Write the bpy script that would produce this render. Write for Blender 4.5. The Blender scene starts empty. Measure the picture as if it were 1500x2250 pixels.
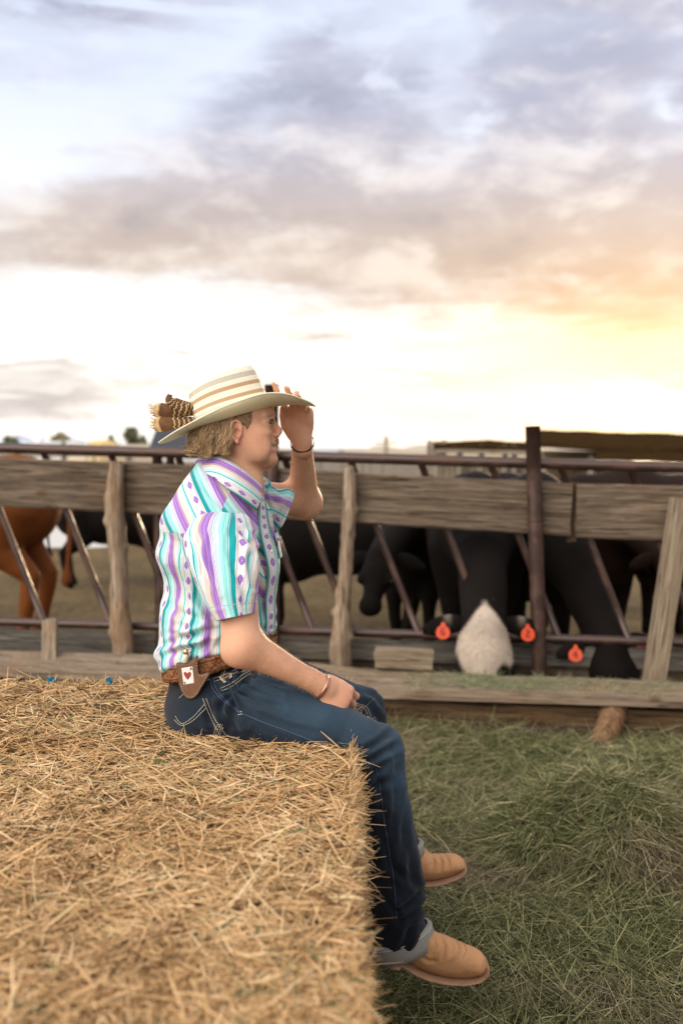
import bpy, math, random
import numpy as np
from mathutils import Vector, Matrix, Euler
from mathutils.bvhtree import BVHTree
R = math.radians
rng = np.random.default_rng(7)
random.seed(7)
SC = bpy.context.scene
COL = SC.collection

# ---------------------------------------------------------------- camera, sky, sun, exposure
PITCH, ROLL, FPX, CAMZ = 3.66, 0.5, 2187.5, 1.5
cd = bpy.data.cameras.new('camera'); cam = bpy.data.objects.new('camera', cd); COL.objects.link(cam)
cam.location = (0, 0, CAMZ)
RM = (Matrix.Rotation(R(90-PITCH), 3, 'X') @ Matrix.Rotation(R(ROLL), 3, 'Z'))
cam.rotation_euler = RM.to_euler()
cd.sensor_fit = 'HORIZONTAL'; cd.sensor_width = 24; cd.lens = 35
cd.clip_start = 0.05; cd.clip_end = 3000
cd.dof.use_dof = True; cd.dof.focus_distance = 2.48; cd.dof.aperture_fstop = 2.3
SC.camera = cam
RMn = np.array(RM)

SC.view_settings.view_transform = 'Standard'; SC.view_settings.look = 'None'
SC.view_settings.gamma = 1; SC.view_settings.exposure = 0.12
SC.cycles.use_denoising = True
SC.cycles.max_bounces = 6; SC.cycles.diffuse_bounces = 3; SC.cycles.volume_bounces = 0
SC.cycles.transparent_max_bounces = 6
SC.cycles.sample_clamp_indirect = 6

def P(px, py, Y):
    """point where the view ray of a photo pixel meets the vertical plane y=Y"""
    px = np.asarray(px, float); py = np.asarray(py, float); Y = np.asarray(Y, float)
    px, py, Y = np.broadcast_arrays(px, py, Y)
    d = np.stack([(px-750)/FPX, -(py-1125)/FPX, -np.ones_like(px)], -1) @ RMn.T
    return d*(Y/d[..., 1])[..., None] + np.array([0, 0, CAMZ])
def pix(V):
    """photo pixel of world points"""
    q = (np.asarray(V)-[0, 0, CAMZ])@RMn
    return np.stack([750+q[..., 0]/-q[..., 2]*FPX, 1125-q[..., 1]/-q[..., 2]*FPX], -1)
def creases(V, lines, pxw=7, amp=.005):
    """fold profile (valley with a ridge on each side) along polylines given in photo pixels"""
    q = pix(V); out = np.zeros(len(V))
    for ln in lines:
        pts = np.array([p_[:2] for p_ in ln], float); a_ = ln[0][2] if len(ln[0]) > 2 else 1.0
        best = np.full(len(V), 1e9); along = np.zeros(len(V)); n = len(pts)-1
        for i in range(n):
            ba = pts[i+1]-pts[i]; t = np.clip(((q-pts[i])@ba)/(ba@ba), 0, 1); d = np.linalg.norm(q-pts[i]-t[:, None]*ba, axis=1)
            m = d < best; best[m] = d[m]; along[m] = (i+t[m])/n
        x = best/pxw; out += a_*amp*(-1.2*np.exp(-x*x)+.8*np.exp(-((x-1.7)/.8)**2))*np.sin(np.clip(along, .04, .96)*np.pi)**.6
    return out
def PZ(px, py, z=0.0):
    d = np.array([(px-750)/FPX, -(py-1125)/FPX, -1.0]) @ RMn.T
    return d*((z-CAMZ)/d[2]) + np.array([0, 0, CAMZ])

# ---- tiny node language
class S:
    def __init__(s, nt, o): s.nt, s.o = nt, o
    def m(s, op, *a, clamp=False):
        n = s.nt.nodes.new('ShaderNodeMath'); n.operation = op; n.use_clamp = clamp
        for i, v in enumerate((s,)+a): link(s.nt, v, n.inputs[i])
        return S(s.nt, n.outputs[0])
    def __add__(s, b): return s.m('ADD', b)
    def __radd__(s, b): return s.m('ADD', b)
    def __sub__(s, b): return s.m('SUBTRACT', b)
    def __rsub__(s, b): return (s*-1)+b
    def __mul__(s, b): return s.m('MULTIPLY', b)
    def __rmul__(s, b): return s.m('MULTIPLY', b)
    def __truediv__(s, b): return s.m('DIVIDE', b)
    def clamp(s): return s.m('ADD', 0.0, clamp=True)
def link(nt, v, inp):
    if isinstance(v, S): nt.links.new(v.o, inp)
    elif isinstance(v, (tuple, list)): inp.default_value = tuple(v) + ((1,) if len(v) == 3 and len(inp.default_value) == 4 else ())
    elif v is not None: inp.default_value = v
def node(nt, kind, out=0, inputs=None, **props):
    n = nt.nodes.new(kind)
    for k, v in props.items(): setattr(n, k, v)
    for k, v in (inputs or {}).items(): link(nt, v, n.inputs[k])
    return S(nt, n.outputs[out])
def sstep(x, a, b, lo=0.0, hi=1.0):
    return node(x.nt, 'ShaderNodeMapRange', inputs={'Value': x, 'From Min': a, 'From Max': b, 'To Min': lo, 'To Max': hi}, interpolation_type='SMOOTHSTEP')
def noise(nt, vec, scale, detail=4, rough=.55, dist=0, out=0):
    return node(nt, 'ShaderNodeTexNoise', out, {'Vector': vec, 'Scale': scale, 'Detail': detail, 'Roughness': rough, 'Distortion': dist})
def mix(f, a, b, blend='MIX'):
    nt = f.nt if isinstance(f, S) else (a.nt if isinstance(a, S) else b.nt)
    n = nt.nodes.new('ShaderNodeMix'); n.data_type = 'RGBA'; n.blend_type = blend
    link(nt, f, n.inputs[0]); link(nt, a, n.inputs[6]); link(nt, b, n.inputs[7])
    return S(nt, n.outputs[2])
def vec(nt, x, y, z): return node(nt, 'ShaderNodeCombineXYZ', inputs={0: x, 1: y, 2: z})
def sep(v):
    n = v.nt.nodes.new('ShaderNodeSeparateXYZ'); v.nt.links.new(v.o, n.inputs[0])
    return [S(v.nt, n.outputs[i]) for i in range(3)]
def ramp(f, stops, interp='LINEAR'):
    n = f.nt.nodes.new('ShaderNodeValToRGB'); cr = n.color_ramp; cr.interpolation = interp
    f.nt.links.new(f.o, n.inputs[0])
    while len(cr.elements) < len(stops): cr.elements.new(1.0)
    for e, (p, c) in zip(cr.elements, stops): e.position = p; e.color = tuple(c)+(1,) if len(c) == 3 else c
    return S(f.nt, n.outputs[0])

SUN_AZ, SUN_EL = R(17.0), R(6.5)          # behind the fence, to the right, low
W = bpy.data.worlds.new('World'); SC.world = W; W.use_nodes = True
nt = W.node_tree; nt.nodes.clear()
def build_world():
    tc = node(nt, 'ShaderNodeTexCoord')
    x, y, z = sep(tc)
    az = x.m('ARCTAN2', y)
    U = (az/0.33).m('MINIMUM', 1.6).m('MAXIMUM', -1.6)
    V = z.m('ARCSINE')/0.42
    pv = vec(nt, az*2.6, V*2.9, 0.0)
    n1 = noise(nt, pv, 1.5, 3, .5, .3); n2 = noise(nt, vec(nt, az*2.6+7.0, V*2.6, 3.0), 4.2, 8, .60, .35)
    n3 = noise(nt, vec(nt, az*2.0-3.0, V*6.5, 1.0), 3.0, 6, .55, .4)
    n4 = noise(nt, vec(nt, az*3.0+11.0, V*2.5, 5.0), 4.0, 9, .58, .35)
    n5 = noise(nt, vec(nt, az*2.2+2.0, V*2.0, 8.0), 2.6, 6, .55, .3)
    w1 = (n1-.5); w2 = (n2-.5); w3 = (n3-.5)
    Uw = U + w1*.5 + w2*.50; Vw = V + w3*.15 + w2*.24
    def blob(cx, cy, rx, ry):
        u = U2[0]-(cx-750)/750; v = U2[1]-(985-cy)/985
        a = u*(750/rx); b = v*(985/ry)
        return ((a*a+b*b)*-1).m('EXPONENT') if False else node(nt, 'ShaderNodeMath', inputs={0: 2.7182818, 1: (a*a+b*b)*-1.0}, operation='POWER')
    U2 = (Uw, Vw)
    low = sstep(Vw-(U*-.045+.315), -.03, .10)
    upl = (U*.42+1.0)-Vw
    up = sstep(upl, -.03, .13)
    main = low*up
    # bright openings in the main deck
    for c in [(890, 70, 170, 90, .9), (1000, 290, 60, 45, .85), (960, 190, 60, 90, .5), (1480, 260, 60, 60, .9), (560, 260, 60, 60, .35), (330, 260, 110, 100, .6), (1230, 60, 120, 40, .25), (40, 560, 70, 50, .25)]:
        main = main*(1.0-blob(*c[:4])*c[4])
    main = main*(1.0-sstep(n4, .57, .70)*sstep(V, .5, .95)*.75)
    dens = main.m('MULTIPLY', sstep(n2, .18, .45, .55, 1.0))
    small = blob(690, 722, 105, 20)*.9+blob(960, 735, 200, 24)*.35+blob(375, 762, 60, 20)*.75+blob(100, 800, 150, 26)*.95+blob(120, 858, 260, 30)*.85+blob(930, 812, 170, 20)*.6+blob(220, 15, 330, 60)*1.2+blob(60, 900, 380, 34)*.6+blob(650, 850, 300, 60)*.28+blob(900, 900, 300, 50)*.2+blob(120, 150, 200, 60)*.35+blob(330, 300, 90, 60)*.3
    dens = dens.m('MAXIMUM', small.m('MINIMUM', 1.0)*sstep(n3, .30, .52))
    # colours (scene-linear radiance)
    base = mix(sstep(V, .05, .95), (1.30, 1.22, 1.12), (.80, .88, 1.06))
    base = mix(sstep(V, .25, .5)*.0, base, base)
    core = blob(1390, 880, 330, 75)
    U2 = (U, V)
    glow2 = blob(1440, 790, 430, 200)
    base = mix(glow2*.7, base, (1.45, .86, .34))
    base = mix(core*.9, base, (2.5, 1.85, 1.05))
    wv = sstep(V, .42, .80)
    ccol = mix(wv, (.58, .46, .40), (.44, .46, .60))
    ccol = mix(sstep(n1, .35, .7), ccol, mix(wv, (.70, .57, .50), (.54, .53, .65)))
    ccol = mix(sstep(n4*.5+n5*.5, .48, .64)*.80, ccol, mix(wv, (.98, .86, .76), (.92, .88, .92)))
    ccol = mix(sstep(n5*.7+n4*.3, .47, .36)*.70, ccol, mix(wv, (.44, .37, .35), (.34, .36, .47)))
    ccol = mix(glow2*.85, ccol, (1.05, .60, .27))
    ccol = mix(sstep(Vw, .32, .2)*.6, ccol, (.62, .60, .62))
    colr = mix((dens*.95).clamp(), base, ccol)
    # even bright zenith; sky behind the camera brightened as added fill, strongest upper left
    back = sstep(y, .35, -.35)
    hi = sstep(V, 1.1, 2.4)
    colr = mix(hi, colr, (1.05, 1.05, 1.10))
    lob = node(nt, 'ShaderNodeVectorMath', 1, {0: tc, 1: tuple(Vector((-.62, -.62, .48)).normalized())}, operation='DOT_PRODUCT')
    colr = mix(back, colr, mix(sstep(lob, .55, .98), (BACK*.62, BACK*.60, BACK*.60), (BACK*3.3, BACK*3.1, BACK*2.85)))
    below = sstep(z, -.0, -.03)
    colr = mix(below, colr, (.30, .25, .19))
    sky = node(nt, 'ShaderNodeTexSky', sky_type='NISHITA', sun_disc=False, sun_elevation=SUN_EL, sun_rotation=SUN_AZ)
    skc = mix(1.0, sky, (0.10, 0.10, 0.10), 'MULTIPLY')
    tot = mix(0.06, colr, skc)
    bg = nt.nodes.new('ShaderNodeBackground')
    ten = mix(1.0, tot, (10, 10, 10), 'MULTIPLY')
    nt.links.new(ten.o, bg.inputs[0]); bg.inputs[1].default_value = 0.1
    out = nt.nodes.new('ShaderNodeOutputWorld'); nt.links.new(bg.outputs[0], out.inputs[0])
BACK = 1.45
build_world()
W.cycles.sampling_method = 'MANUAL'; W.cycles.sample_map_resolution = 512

sl = bpy.data.lights.new('sun', 'SUN'); so = bpy.data.objects.new('sun', sl); COL.objects.link(so)
sl.energy = 2.6; sl.angle = R(4); sl.color = (1.0, .74, .45)
so.rotation_euler = Vector((math.sin(SUN_AZ)*math.cos(SUN_EL), math.cos(SUN_AZ)*math.cos(SUN_EL), math.sin(SUN_EL))).to_track_quat('Z', 'Y').to_euler()

# ---------------------------------------------------------------- helpers
def tag(o, label=None, cat=None, group=None, kind=None):
    if label: o['label'] = label
    if cat: o['category'] = cat
    if group: o['group'] = group
    if kind: o['kind'] = kind
    return o
def empty(name, loc=(0, 0, 0)):
    o = bpy.data.objects.new(name, None); COL.objects.link(o); o.location = tuple(loc); o.empty_display_size = .1
    return o
def setparent(o, par):
    if par is None: return o
    o.parent = par
    bpy.context.view_layer.update()
    o.matrix_parent_inverse = par.matrix_world.inverted()
    return o
def mesh(name, verts, faces, mat=None, parent=None, smooth=True, uv=None, attrs=None, matrix=None, thick=0.0, corner_uv=None):
    verts = np.ascontiguousarray(verts, dtype=np.float32).reshape(-1, 3)
    me = bpy.data.meshes.new(name)
    if isinstance(faces, np.ndarray):
        k = faces.shape[1]; n = len(faces)
        me.vertices.add(len(verts)); me.vertices.foreach_set('co', verts.ravel())
        me.loops.add(n*k); me.loops.foreach_set('vertex_index', np.ascontiguousarray(faces, dtype=np.int32).ravel())
        me.polygons.add(n); me.polygons.foreach_set('loop_start', np.arange(0, n*k, k, dtype=np.int32))
        me.update(calc_edges=True); me.validate()
    else:
        me.from_pydata(verts.tolist(), [], [list(f) for f in faces]); me.update()
    me.polygons.foreach_set('use_smooth', np.full(len(me.polygons), smooth))
    if uv is not None or corner_uv is not None:
        l = me.uv_layers.new(name='UVMap')
        if corner_uv is None:
            vi = np.empty(len(me.loops), np.int32); me.loops.foreach_get('vertex_index', vi)
            corner_uv = np.asarray(uv, np.float32)[vi]
        l.data.foreach_set('uv', np.asarray(corner_uv, np.float32).ravel())
    for k, v in (attrs or {}).items():
        a = me.attributes.new(k, 'FLOAT', 'POINT'); a.data.foreach_set('value', np.asarray(v, np.float32).ravel())
    if mat: me.materials.append(mat)
    o = bpy.data.objects.new(name, me); COL.objects.link(o)
    if matrix is not None: o.matrix_world = matrix
    if thick:
        sm = o.modifiers.new('thickness', 'SOLIDIFY'); sm.thickness = thick; sm.offset = 0
    setparent(o, parent)
    return o
def snoise(p, s, seed=0, octaves=3):
    """cheap smooth 3D noise in about -1..1"""
    r = np.random.default_rng(seed); out = np.zeros(p.shape[:-1]); amp = 1.; tot = 0
    for o in range(octaves):
        acc = 0
        for k in range(5):
            d = r.normal(size=3); d /= np.linalg.norm(d); w = s*(2**o)*r.uniform(.7, 1.4)
            acc = acc+np.sin(p@d*w+r.uniform(0, 6.28)+1.3*np.sin(p@np.roll(d, 1)*w*.7+r.uniform(0, 6)))
        out += amp*acc/3.2; tot += amp; amp *= .5
    return out/tot
def catmull(pts, n=8, closed=False):
    pts = np.asarray(pts, float); m = len(pts); out = []
    segs = m if closed else m-1
    for i in range(segs):
        if closed: p0, p1, p2, p3 = pts[i-1], pts[i], pts[(i+1) % m], pts[(i+2) % m]
        else: p0, p1, p2, p3 = pts[max(i-1, 0)], pts[i], pts[i+1], pts[min(i+2, m-1)]
        for t in np.arange(n)/n:
            out.append(.5*((2*p1)+(-p0+p2)*t+(2*p0-5*p1+4*p2-p3)*t*t+(-p0+3*p1-3*p2+p3)*t**3))
    if not closed: out.append(pts[-1])
    return np.array(out)
def grid_faces(nr, nc, wrap=True):
    i = np.arange(nr-1)[:, None]; j = np.arange(nc if wrap else nc-1)[None, :]
    j2 = (j+1) % nc
    a = i*nc+j; b = i*nc+j2; c = (i+1)*nc+j2; d = (i+1)*nc+j
    return np.stack([a, b, c, d], -1).reshape(-1, 4)
def tube(path, rad, seg=12, caps=True):
    """verts, faces of a tube along path (n,3) with radius array"""
    path = np.asarray(path, float); n = len(path); rad = np.broadcast_to(rad, (n,))
    T = np.gradient(path, axis=0); T /= np.linalg.norm(T, axis=1)[:, None]+1e-9
    up = np.array([0, 0, 1.]) if abs(T[0][2]) < .9 else np.array([0, 1., 0])
    A = np.cross(T, up); A /= np.linalg.norm(A, axis=1)[:, None]; B = np.cross(T, A)
    th = np.linspace(0, 2*np.pi, seg, endpoint=False)
    V = path[:, None]+rad[:, None, None]*(np.cos(th)[None, :, None]*A[:, None]+np.sin(th)[None, :, None]*B[:, None])
    V = V.reshape(-1, 3); F = [tuple(f) for f in grid_faces(n, seg)]
    if caps: F.append(tuple(range(seg))); F.append(tuple(range((n-1)*seg, n*seg))[::-1])
    return V, F
class MB:
    """collects pieces into one mesh"""
    def __init__(s): s.v = []; s.f = []; s.n = 0
    def add(s, V, F):
        V = np.asarray(V).reshape(-1, 3); s.v.append(V); s.f += [tuple(int(i)+s.n for i in f) for f in F]; s.n += len(V); return s
    def tube(s, path, rad, seg=12): return s.add(*tube(path, rad, seg))
    def box(s, c, sz, M=None):
        c = np.array(c); h = np.array(sz)/2
        V = np.array([[i, j, k] for i in (-1, 1) for j in (-1, 1) for k in (-1, 1)])*h
        if M is not None: V = V@np.array(M).T
        return s.add(V+c, [(0, 1, 3, 2), (4, 6, 7, 5), (0, 4, 5, 1), (2, 3, 7, 6), (0, 2, 6, 4), (1, 5, 7, 3)])
    def build(s, name, mat, parent=None, smooth=True, **k):
        return mesh(name, np.concatenate(s.v), s.f, mat, parent, smooth, **k)
def strands(P0, D, L, wid, bend=.15, segs=2, seed=0, tint=None, flat=False, droop=0.0):
    """many thin 3-sided tubes as one vertex soup; returns verts, faces, tint"""
    r = np.random.default_rng(seed); n = len(P0)
    D = D/(np.linalg.norm(D, axis=1)[:, None]+1e-9)
    rv = r.normal(size=(n, 3)); A = np.cross(D, rv); A /= np.linalg.norm(A, axis=1)[:, None]+1e-9; B = np.cross(D, A)
    L = np.broadcast_to(L, (n,)); wid = np.broadcast_to(wid, (n,)); t = np.linspace(0, 1, segs+1)
    bd = r.normal(size=n)*bend
    ctr = P0[:, None]+D[:, None]*(L[:, None]*t)[..., None]+A[:, None]*((L*bd)[:, None]*(t*t))[..., None]
    ctr[..., 2] -= droop*(L[:, None]*t*t)
    tap = np.interp(t, [0, .15, .8, 1], [.8, 1, .9, .45])
    V = []
    for k in range(3):
        a = 2.094*k
        V.append(ctr+(np.cos(a)*A[:, None]+np.sin(a)*B[:, None])*(wid[:, None]*tap)[..., None]*.5)
    V = np.stack(V, 2).reshape(-1, 3)          # n, segs+1, 3
    base = (np.arange(n)*(segs+1)*3)[:, None, None]
    s_ = (np.arange(segs)*3)[None, :, None]; k = np.arange(3)[None, None, :]; k2 = (k+1) % 3
    F = np.stack([base+s_+k, base+s_+k2, base+s_+3+k2, base+s_+3+k], -1).reshape(-1, 4)
    tint = r.random(n) if tint is None else tint
    return V, F, np.repeat(tint, (segs+1)*3)

# ---- signed-distance sculpting on a grid
class Field:
    def __init__(s, lo, hi, h):
        s.lo = np.array(lo, float); s.h = h
        s.n = np.ceil((np.array(hi)-s.lo)/h).astype(int)+1
        s.F = np.full(s.n, .5, np.float32)
        s.ax = [s.lo[i]+np.arange(s.n[i])*h for i in range(3)]
    def region(s, lo, hi):
        a = np.maximum(np.floor((np.array(lo)-s.lo)/s.h).astype(int), 0); b = np.minimum(np.ceil((np.array(hi)-s.lo)/s.h).astype(int)+1, s.n)
        sl_ = tuple(slice(a[i], max(b[i], a[i])) for i in range(3))
        X = s.ax[0][sl_[0]][:, None, None]; Y = s.ax[1][sl_[1]][None, :, None]; Z = s.ax[2][sl_[2]][None, None, :]
        return sl_, X, Y, Z
    def comb(s, sl_, d, k, op):
        a = s.F[sl_]; d = d.astype(np.float32)
        if op == 'sub': d = -d; hh = np.maximum(k-np.abs(a-d), 0)/k; s.F[sl_] = np.maximum(a, d)+hh*hh*k*.25; return
        hh = np.maximum(k-np.abs(a-d), 0)/k
        s.F[sl_] = np.minimum(a, d)-hh*hh*k*.25
    def cone(s, a, b, ra, rb, k=.02, op='add', sq=None):
        a = np.array(a, float); b = np.array(b, float); m = max(ra, rb)+k+.03
        sl_, X, Y, Z = s.region(np.minimum(a, b)-m, np.maximum(a, b)+m)
        ba = b-a; dd = max(ba@ba, 1e-9)
        t = np.clip(((X-a[0])*ba[0]+(Y-a[1])*ba[1]+(Z-a[2])*ba[2])/dd, 0, 1)
        d = np.sqrt((X-a[0]-t*ba[0])**2+(Y-a[1]-t*ba[1])**2+(Z-a[2]-t*ba[2])**2)-(ra+(rb-ra)*t)
        s.comb(sl_, d, k, op); return s
    def chain(s, pts, rad, k=.02):
        pts = np.array(pts, float); rad = list(rad); m = max(rad)+k+.03
        sl_, X, Y, Z = s.region(pts.min(0)-m, pts.max(0)+m); out = None
        for i in range(len(pts)-1):
            a, b = pts[i], pts[i+1]; ba = b-a; dd = max(ba@ba, 1e-9)
            t = np.clip(((X-a[0])*ba[0]+(Y-a[1])*ba[1]+(Z-a[2])*ba[2])/dd, 0, 1)
            d = np.sqrt((X-a[0]-t*ba[0])**2+(Y-a[1]-t*ba[1])**2+(Z-a[2]-t*ba[2])**2)-(rad[i]+(rad[i+1]-rad[i])*t)
            out = d if out is None else np.minimum(out, d)
        s.comb(sl_, out, k, 'add'); return s
    def ell(s, c, r, M=None, k=.02, op='add'):
        c = np.array(c, float); r = np.array(r, float); m = r.max()+k+.03
        sl_, X, Y, Z = s.region(c-m, c+m)
        x, y, z = X-c[0], Y-c[1], Z-c[2]
        if M is not None:
            M = np.array(M); x, y, z = (M[0][0]*x+M[0][1]*y+M[0][2]*z, M[1][0]*x+M[1][1]*y+M[1][2]*z, M[2][0]*x+M[2][1]*y+M[2][2]*z)
        k0 = np.sqrt((x/r[0])**2+(y/r[1])**2+(z/r[2])**2); k1 = np.sqrt((x/r[0]**2)**2+(y/r[1]**2)**2+(z/r[2]**2)**2)+1e-6
        s.comb(sl_, k0*(k0-1)/k1, k, op); return s
    def inflate(s, poly, Y0, Wd, Rr, k=.01, op='add', sm=6, yaw=0.0):
        """poly: pixel outline on plane y=Y0, given thickness: half width Wd, edge radius Rr"""
        q = catmull(poly, sm, True); w = P(q[:, 0], q[:, 1], Y0); px, pz = w[:, 0], w[:, 2]
        sl_, X, Y, Z = s.region((px.min()-.03, Y0-Wd-.03, pz.min()-.03), (px.max()+.03, Y0+Wd+.03, pz.max()+.03))
        x = X[:, 0, 0][:, None]; z = Z[0, 0][None, :]
        d2 = np.full((x.shape[0], z.shape[1]), 1e9); ins = np.zeros(d2.shape, bool)
        for i in range(len(px)):
            x0, z0, x1, z1 = px[i-1], pz[i-1], px[i], pz[i]; ex, ez = x1-x0, z1-z0
            t = np.clip(((x-x0)*ex+(z-z0)*ez)/(ex*ex+ez*ez+1e-12), 0, 1)
            d2 = np.minimum(d2, (x-x0-t*ex)**2+(z-z0-t*ez)**2)
            c = (z0 > z) != (z1 > z); xi = x0+(z-z0)/(ez+1e-12)*ex
            ins ^= c & (x < xi)
        qd = np.where(ins, np.sqrt(d2), -np.sqrt(d2))[:, None, :]
        e = np.maximum(Rr-qd, 0)/Rr
        cx = px.mean(); yy = Y-Y0-(X-cx)*yaw
        d = (np.sqrt(e*e+(yy/Wd)**2)-1)*min(Rr, Wd)
        s.comb(sl_, d, k, op); return s
    def mesh(s, smooth=2):
        F = s.F; ins = F < 0; n = s.n
        c = [ins[i:n[0]-1+i, j:n[1]-1+j, k_:n[2]-1+k_] for i in (0, 1) for j in (0, 1) for k_ in (0, 1)]
        cnt = sum(a.astype(np.int8) for a in c)
        cells = np.argwhere((cnt > 0) & (cnt < 8))
        idx = np.full(np.array(n)-1, -1, np.int32); idx[tuple(cells.T)] = np.arange(len(cells))
        acc = np.zeros((len(cells), 3)); num = np.zeros(len(cells))
        cor = [(i, j, k_) for i in (0, 1) for j in (0, 1) for k_ in (0, 1)]
        val = [F[cells[:, 0]+i, cells[:, 1]+j, cells[:, 2]+k_] for i, j, k_ in cor]
        for a in range(8):
            for b in range(a+1, 8):
                da = np.array(cor[b])-np.array(cor[a])
                if np.abs(da).sum() != 1: continue
                m = (val[a] < 0) != (val[b] < 0)
                t = np.where(m, val[a]/(val[a]-val[b]+1e-12), 0)
                acc += np.where(m[:, None], np.array(cor[a])+t[:, None]*da, 0); num += m
        V = (cells+acc/num[:, None])*s.h+s.lo
        quads = []
        for ax in range(3):
            sh = [slice(0, -1) if i == ax else slice(None) for i in range(3)]; s2 = [slice(1, None) if i == ax else slice(None) for i in range(3)]
            A, B = ins[tuple(sh)], ins[tuple(s2)]
            e = np.argwhere(A != B); u, v = (ax+1) % 3, (ax+2) % 3
            e = e[(e[:, u] > 0) & (e[:, v] > 0) & (e[:, u] < n[u]-1) & (e[:, v] < n[v]-1)]
            def cell(du, dv):
                q = e.copy(); q[:, u] -= du; q[:, v] -= dv; return idx[tuple(q.T)]
            Q = np.stack([cell(1, 1), cell(0, 1), cell(0, 0), cell(1, 0)], -1)
            fl = ins[tuple(e.T)]
            Q[~fl] = Q[~fl][:, ::-1]
            quads.append(Q)
        Q = np.concatenate(quads); Q = Q[(Q >= 0).all(1)]
        for _ in range(smooth):
            sm = np.zeros_like(V); c_ = np.zeros(len(V))
            for i in range(4):
                np.add.at(sm, Q[:, i], V[Q[:, (i+1) % 4]]); np.add.at(sm, Q[:, (i+1) % 4], V[Q[:, i]])
                np.add.at(c_, Q[:, i], 1); np.add.at(c_, Q[:, (i+1) % 4], 1)
            V = V*.5+.5*sm/np.maximum(c_, 1)[:, None]
        return V, Q
def vnormals(V, Q):
    e1 = V[Q[:, 2]]-V[Q[:, 0]]; e2 = V[Q[:, 3]]-V[Q[:, 1]]; nn = np.cross(e1, e2)
    N = np.zeros_like(V)
    for i in range(4): np.add.at(N, Q[:, i], nn)
    return N/(np.linalg.norm(N, axis=1)[:, None]+1e-12)
def bvh_of(V, Q):
    return BVHTree.FromPolygons([tuple(v) for v in V], [tuple(int(i) for i in q) for q in Q])
def onto(bvh, pts, off=.002, maxd=6):
    """points of the surface seen through photo pixels, raised by off"""
    out = []
    for px, py in pts:
        d = P(px, py, 2.5)-np.array([0, 0, CAMZ]); d = Vector(d).normalized()
        h = bvh.ray_cast(Vector((0, 0, CAMZ)), d, maxd)
        if h[0] is not None:
            nn = h[1] if h[1].dot(d) < 0 else -h[1]
            out.append(np.array(h[0]+nn*off))
    return np.array(out)

# ---------------------------------------------------------------- materials
def mat(name, fn, rough=.8, **kw):
    m = bpy.data.materials.new(name); m.use_nodes = True; t = m.node_tree; b = t.nodes['Principled BSDF']
    b.inputs['Roughness'].default_value = rough
    b.inputs['Specular IOR Level'].default_value = .5 if rough < .5 else .18
    for k, v in kw.items(): link(t, v, b.inputs[k.replace('_', ' ')])
    r = fn(t, b)
    if isinstance(r, S): t.links.new(r.o, b.inputs['Base Color'])
    elif r is not None: link(t, r, b.inputs['Base Color'])
    return m
def objc(t): return node(t, 'ShaderNodeTexCoord', 3)
def uvc(t): return node(t, 'ShaderNodeTexCoord', 2)
def attr(t, nme): return node(t, 'ShaderNodeAttribute', 2, attribute_name=nme)
def orand(t): return node(t, 'ShaderNodeObjectInfo', 5)
def bump(t, b, h, strength=.4, dist=.01):
    n = node(t, 'ShaderNodeBump', inputs={'Height': h, 'Strength': strength, 'Distance': dist}); t.links.new(n.o, b.inputs['Normal'])
def mapping(v, sc, loc=(0, 0, 0)): return node(v.nt, 'ShaderNodeMapping', inputs={0: v, 'Location': loc, 'Scale': sc})
def plain(name, c, rough=.7, var=.12, sc=30, **kw):
    def f(t, b):
        n = noise(t, objc(t), sc, 5); bump(t, b, n, .15, .003)
        return mix(n, tuple(x*(1-var*2) for x in c), tuple(min(1, x*(1+var*2)) for x in c))
    return mat(name, f, rough, **kw)
def wood_fn(c0, c1, c2, axis=0, bs=.5):
    def f(t, b):
        o = objc(t); off = orand(t)*37.0
        sc = [14., 14., 14.]; sc[axis] = .9
        v = mapping(o, tuple(sc)); v = node(t, 'ShaderNodeVectorMath', inputs={0: v, 1: vec(t, off, off, off)}, operation='ADD')
        warp = noise(t, node(t, 'ShaderNodeVectorMath', inputs={0: mapping(o, (3, 3, 3)), 1: vec(t, off, off, off)}, operation='ADD'), 1.0, 3)
        g = noise(t, v, 2.2, 10, .72, 1.2)
        sc2 = [60., 60., 60.]; sc2[axis] = 1.6
        fine = noise(t, mapping(o, tuple(sc2)), 1.8, 8, .75, .3)
        h = (g*.65+fine*.35)
        c = ramp(h, [(.34, c0), (.5, c1), (.66, c2)])
        c = mix(sstep(warp, .5, .75)*.55, c, tuple(a*b_ for a, b_ in zip(c1, (1.15, .88, .62))))
        crack = sstep(fine, .43, .37)
        c = mix(crack*.9, c, (.018, .012, .008))
        vo = node(t, 'ShaderNodeTexVoronoi', 0, {'Vector': mapping(o, (2.2 if axis == 0 else 5, 5, 5 if axis == 0 else 2.2)), 'Scale': 1.3})
        c = mix(sstep(vo, .15, .07)*.85, c, (.09, .055, .03))
        bump(t, b, h-crack*.6, bs*1.8, .014)
        return c
    return f
M = {}
M['wood'] = mat('weathered_plank', wood_fn((.030, .021, .014), (.115, .082, .056), (.25, .19, .14)), .85)
M['wood_dark'] = mat('shaded_board', wood_fn((.022, .015, .010), (.07, .048, .031), (.14, .10, .07)), .85)
M['post'] = mat('debarked_post', wood_fn((.07, .045, .028), (.25, .175, .115), (.44, .36, .28), axis=2), .75)
M['log'] = mat('log_leg', wood_fn((.06, .025, .012), (.19, .10, .05), (.30, .19, .11), axis=2), .8)
def f_pipe(t, b):
    o = objc(t); n = noise(t, o, 9, 6); n2 = noise(t, o, 60, 4)
    bump(t, b, n2, .15, .003)
    r = sstep(n, .4, .65, .28, .55); t.links.new(r.o, b.inputs['Roughness'])
    return mix(sstep(n, .42, .66), (.052, .030, .024), (.085, .043, .030))
M['pipe'] = mat('rusty_brown_pipe', f_pipe, .4, Metallic=.35)
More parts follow.
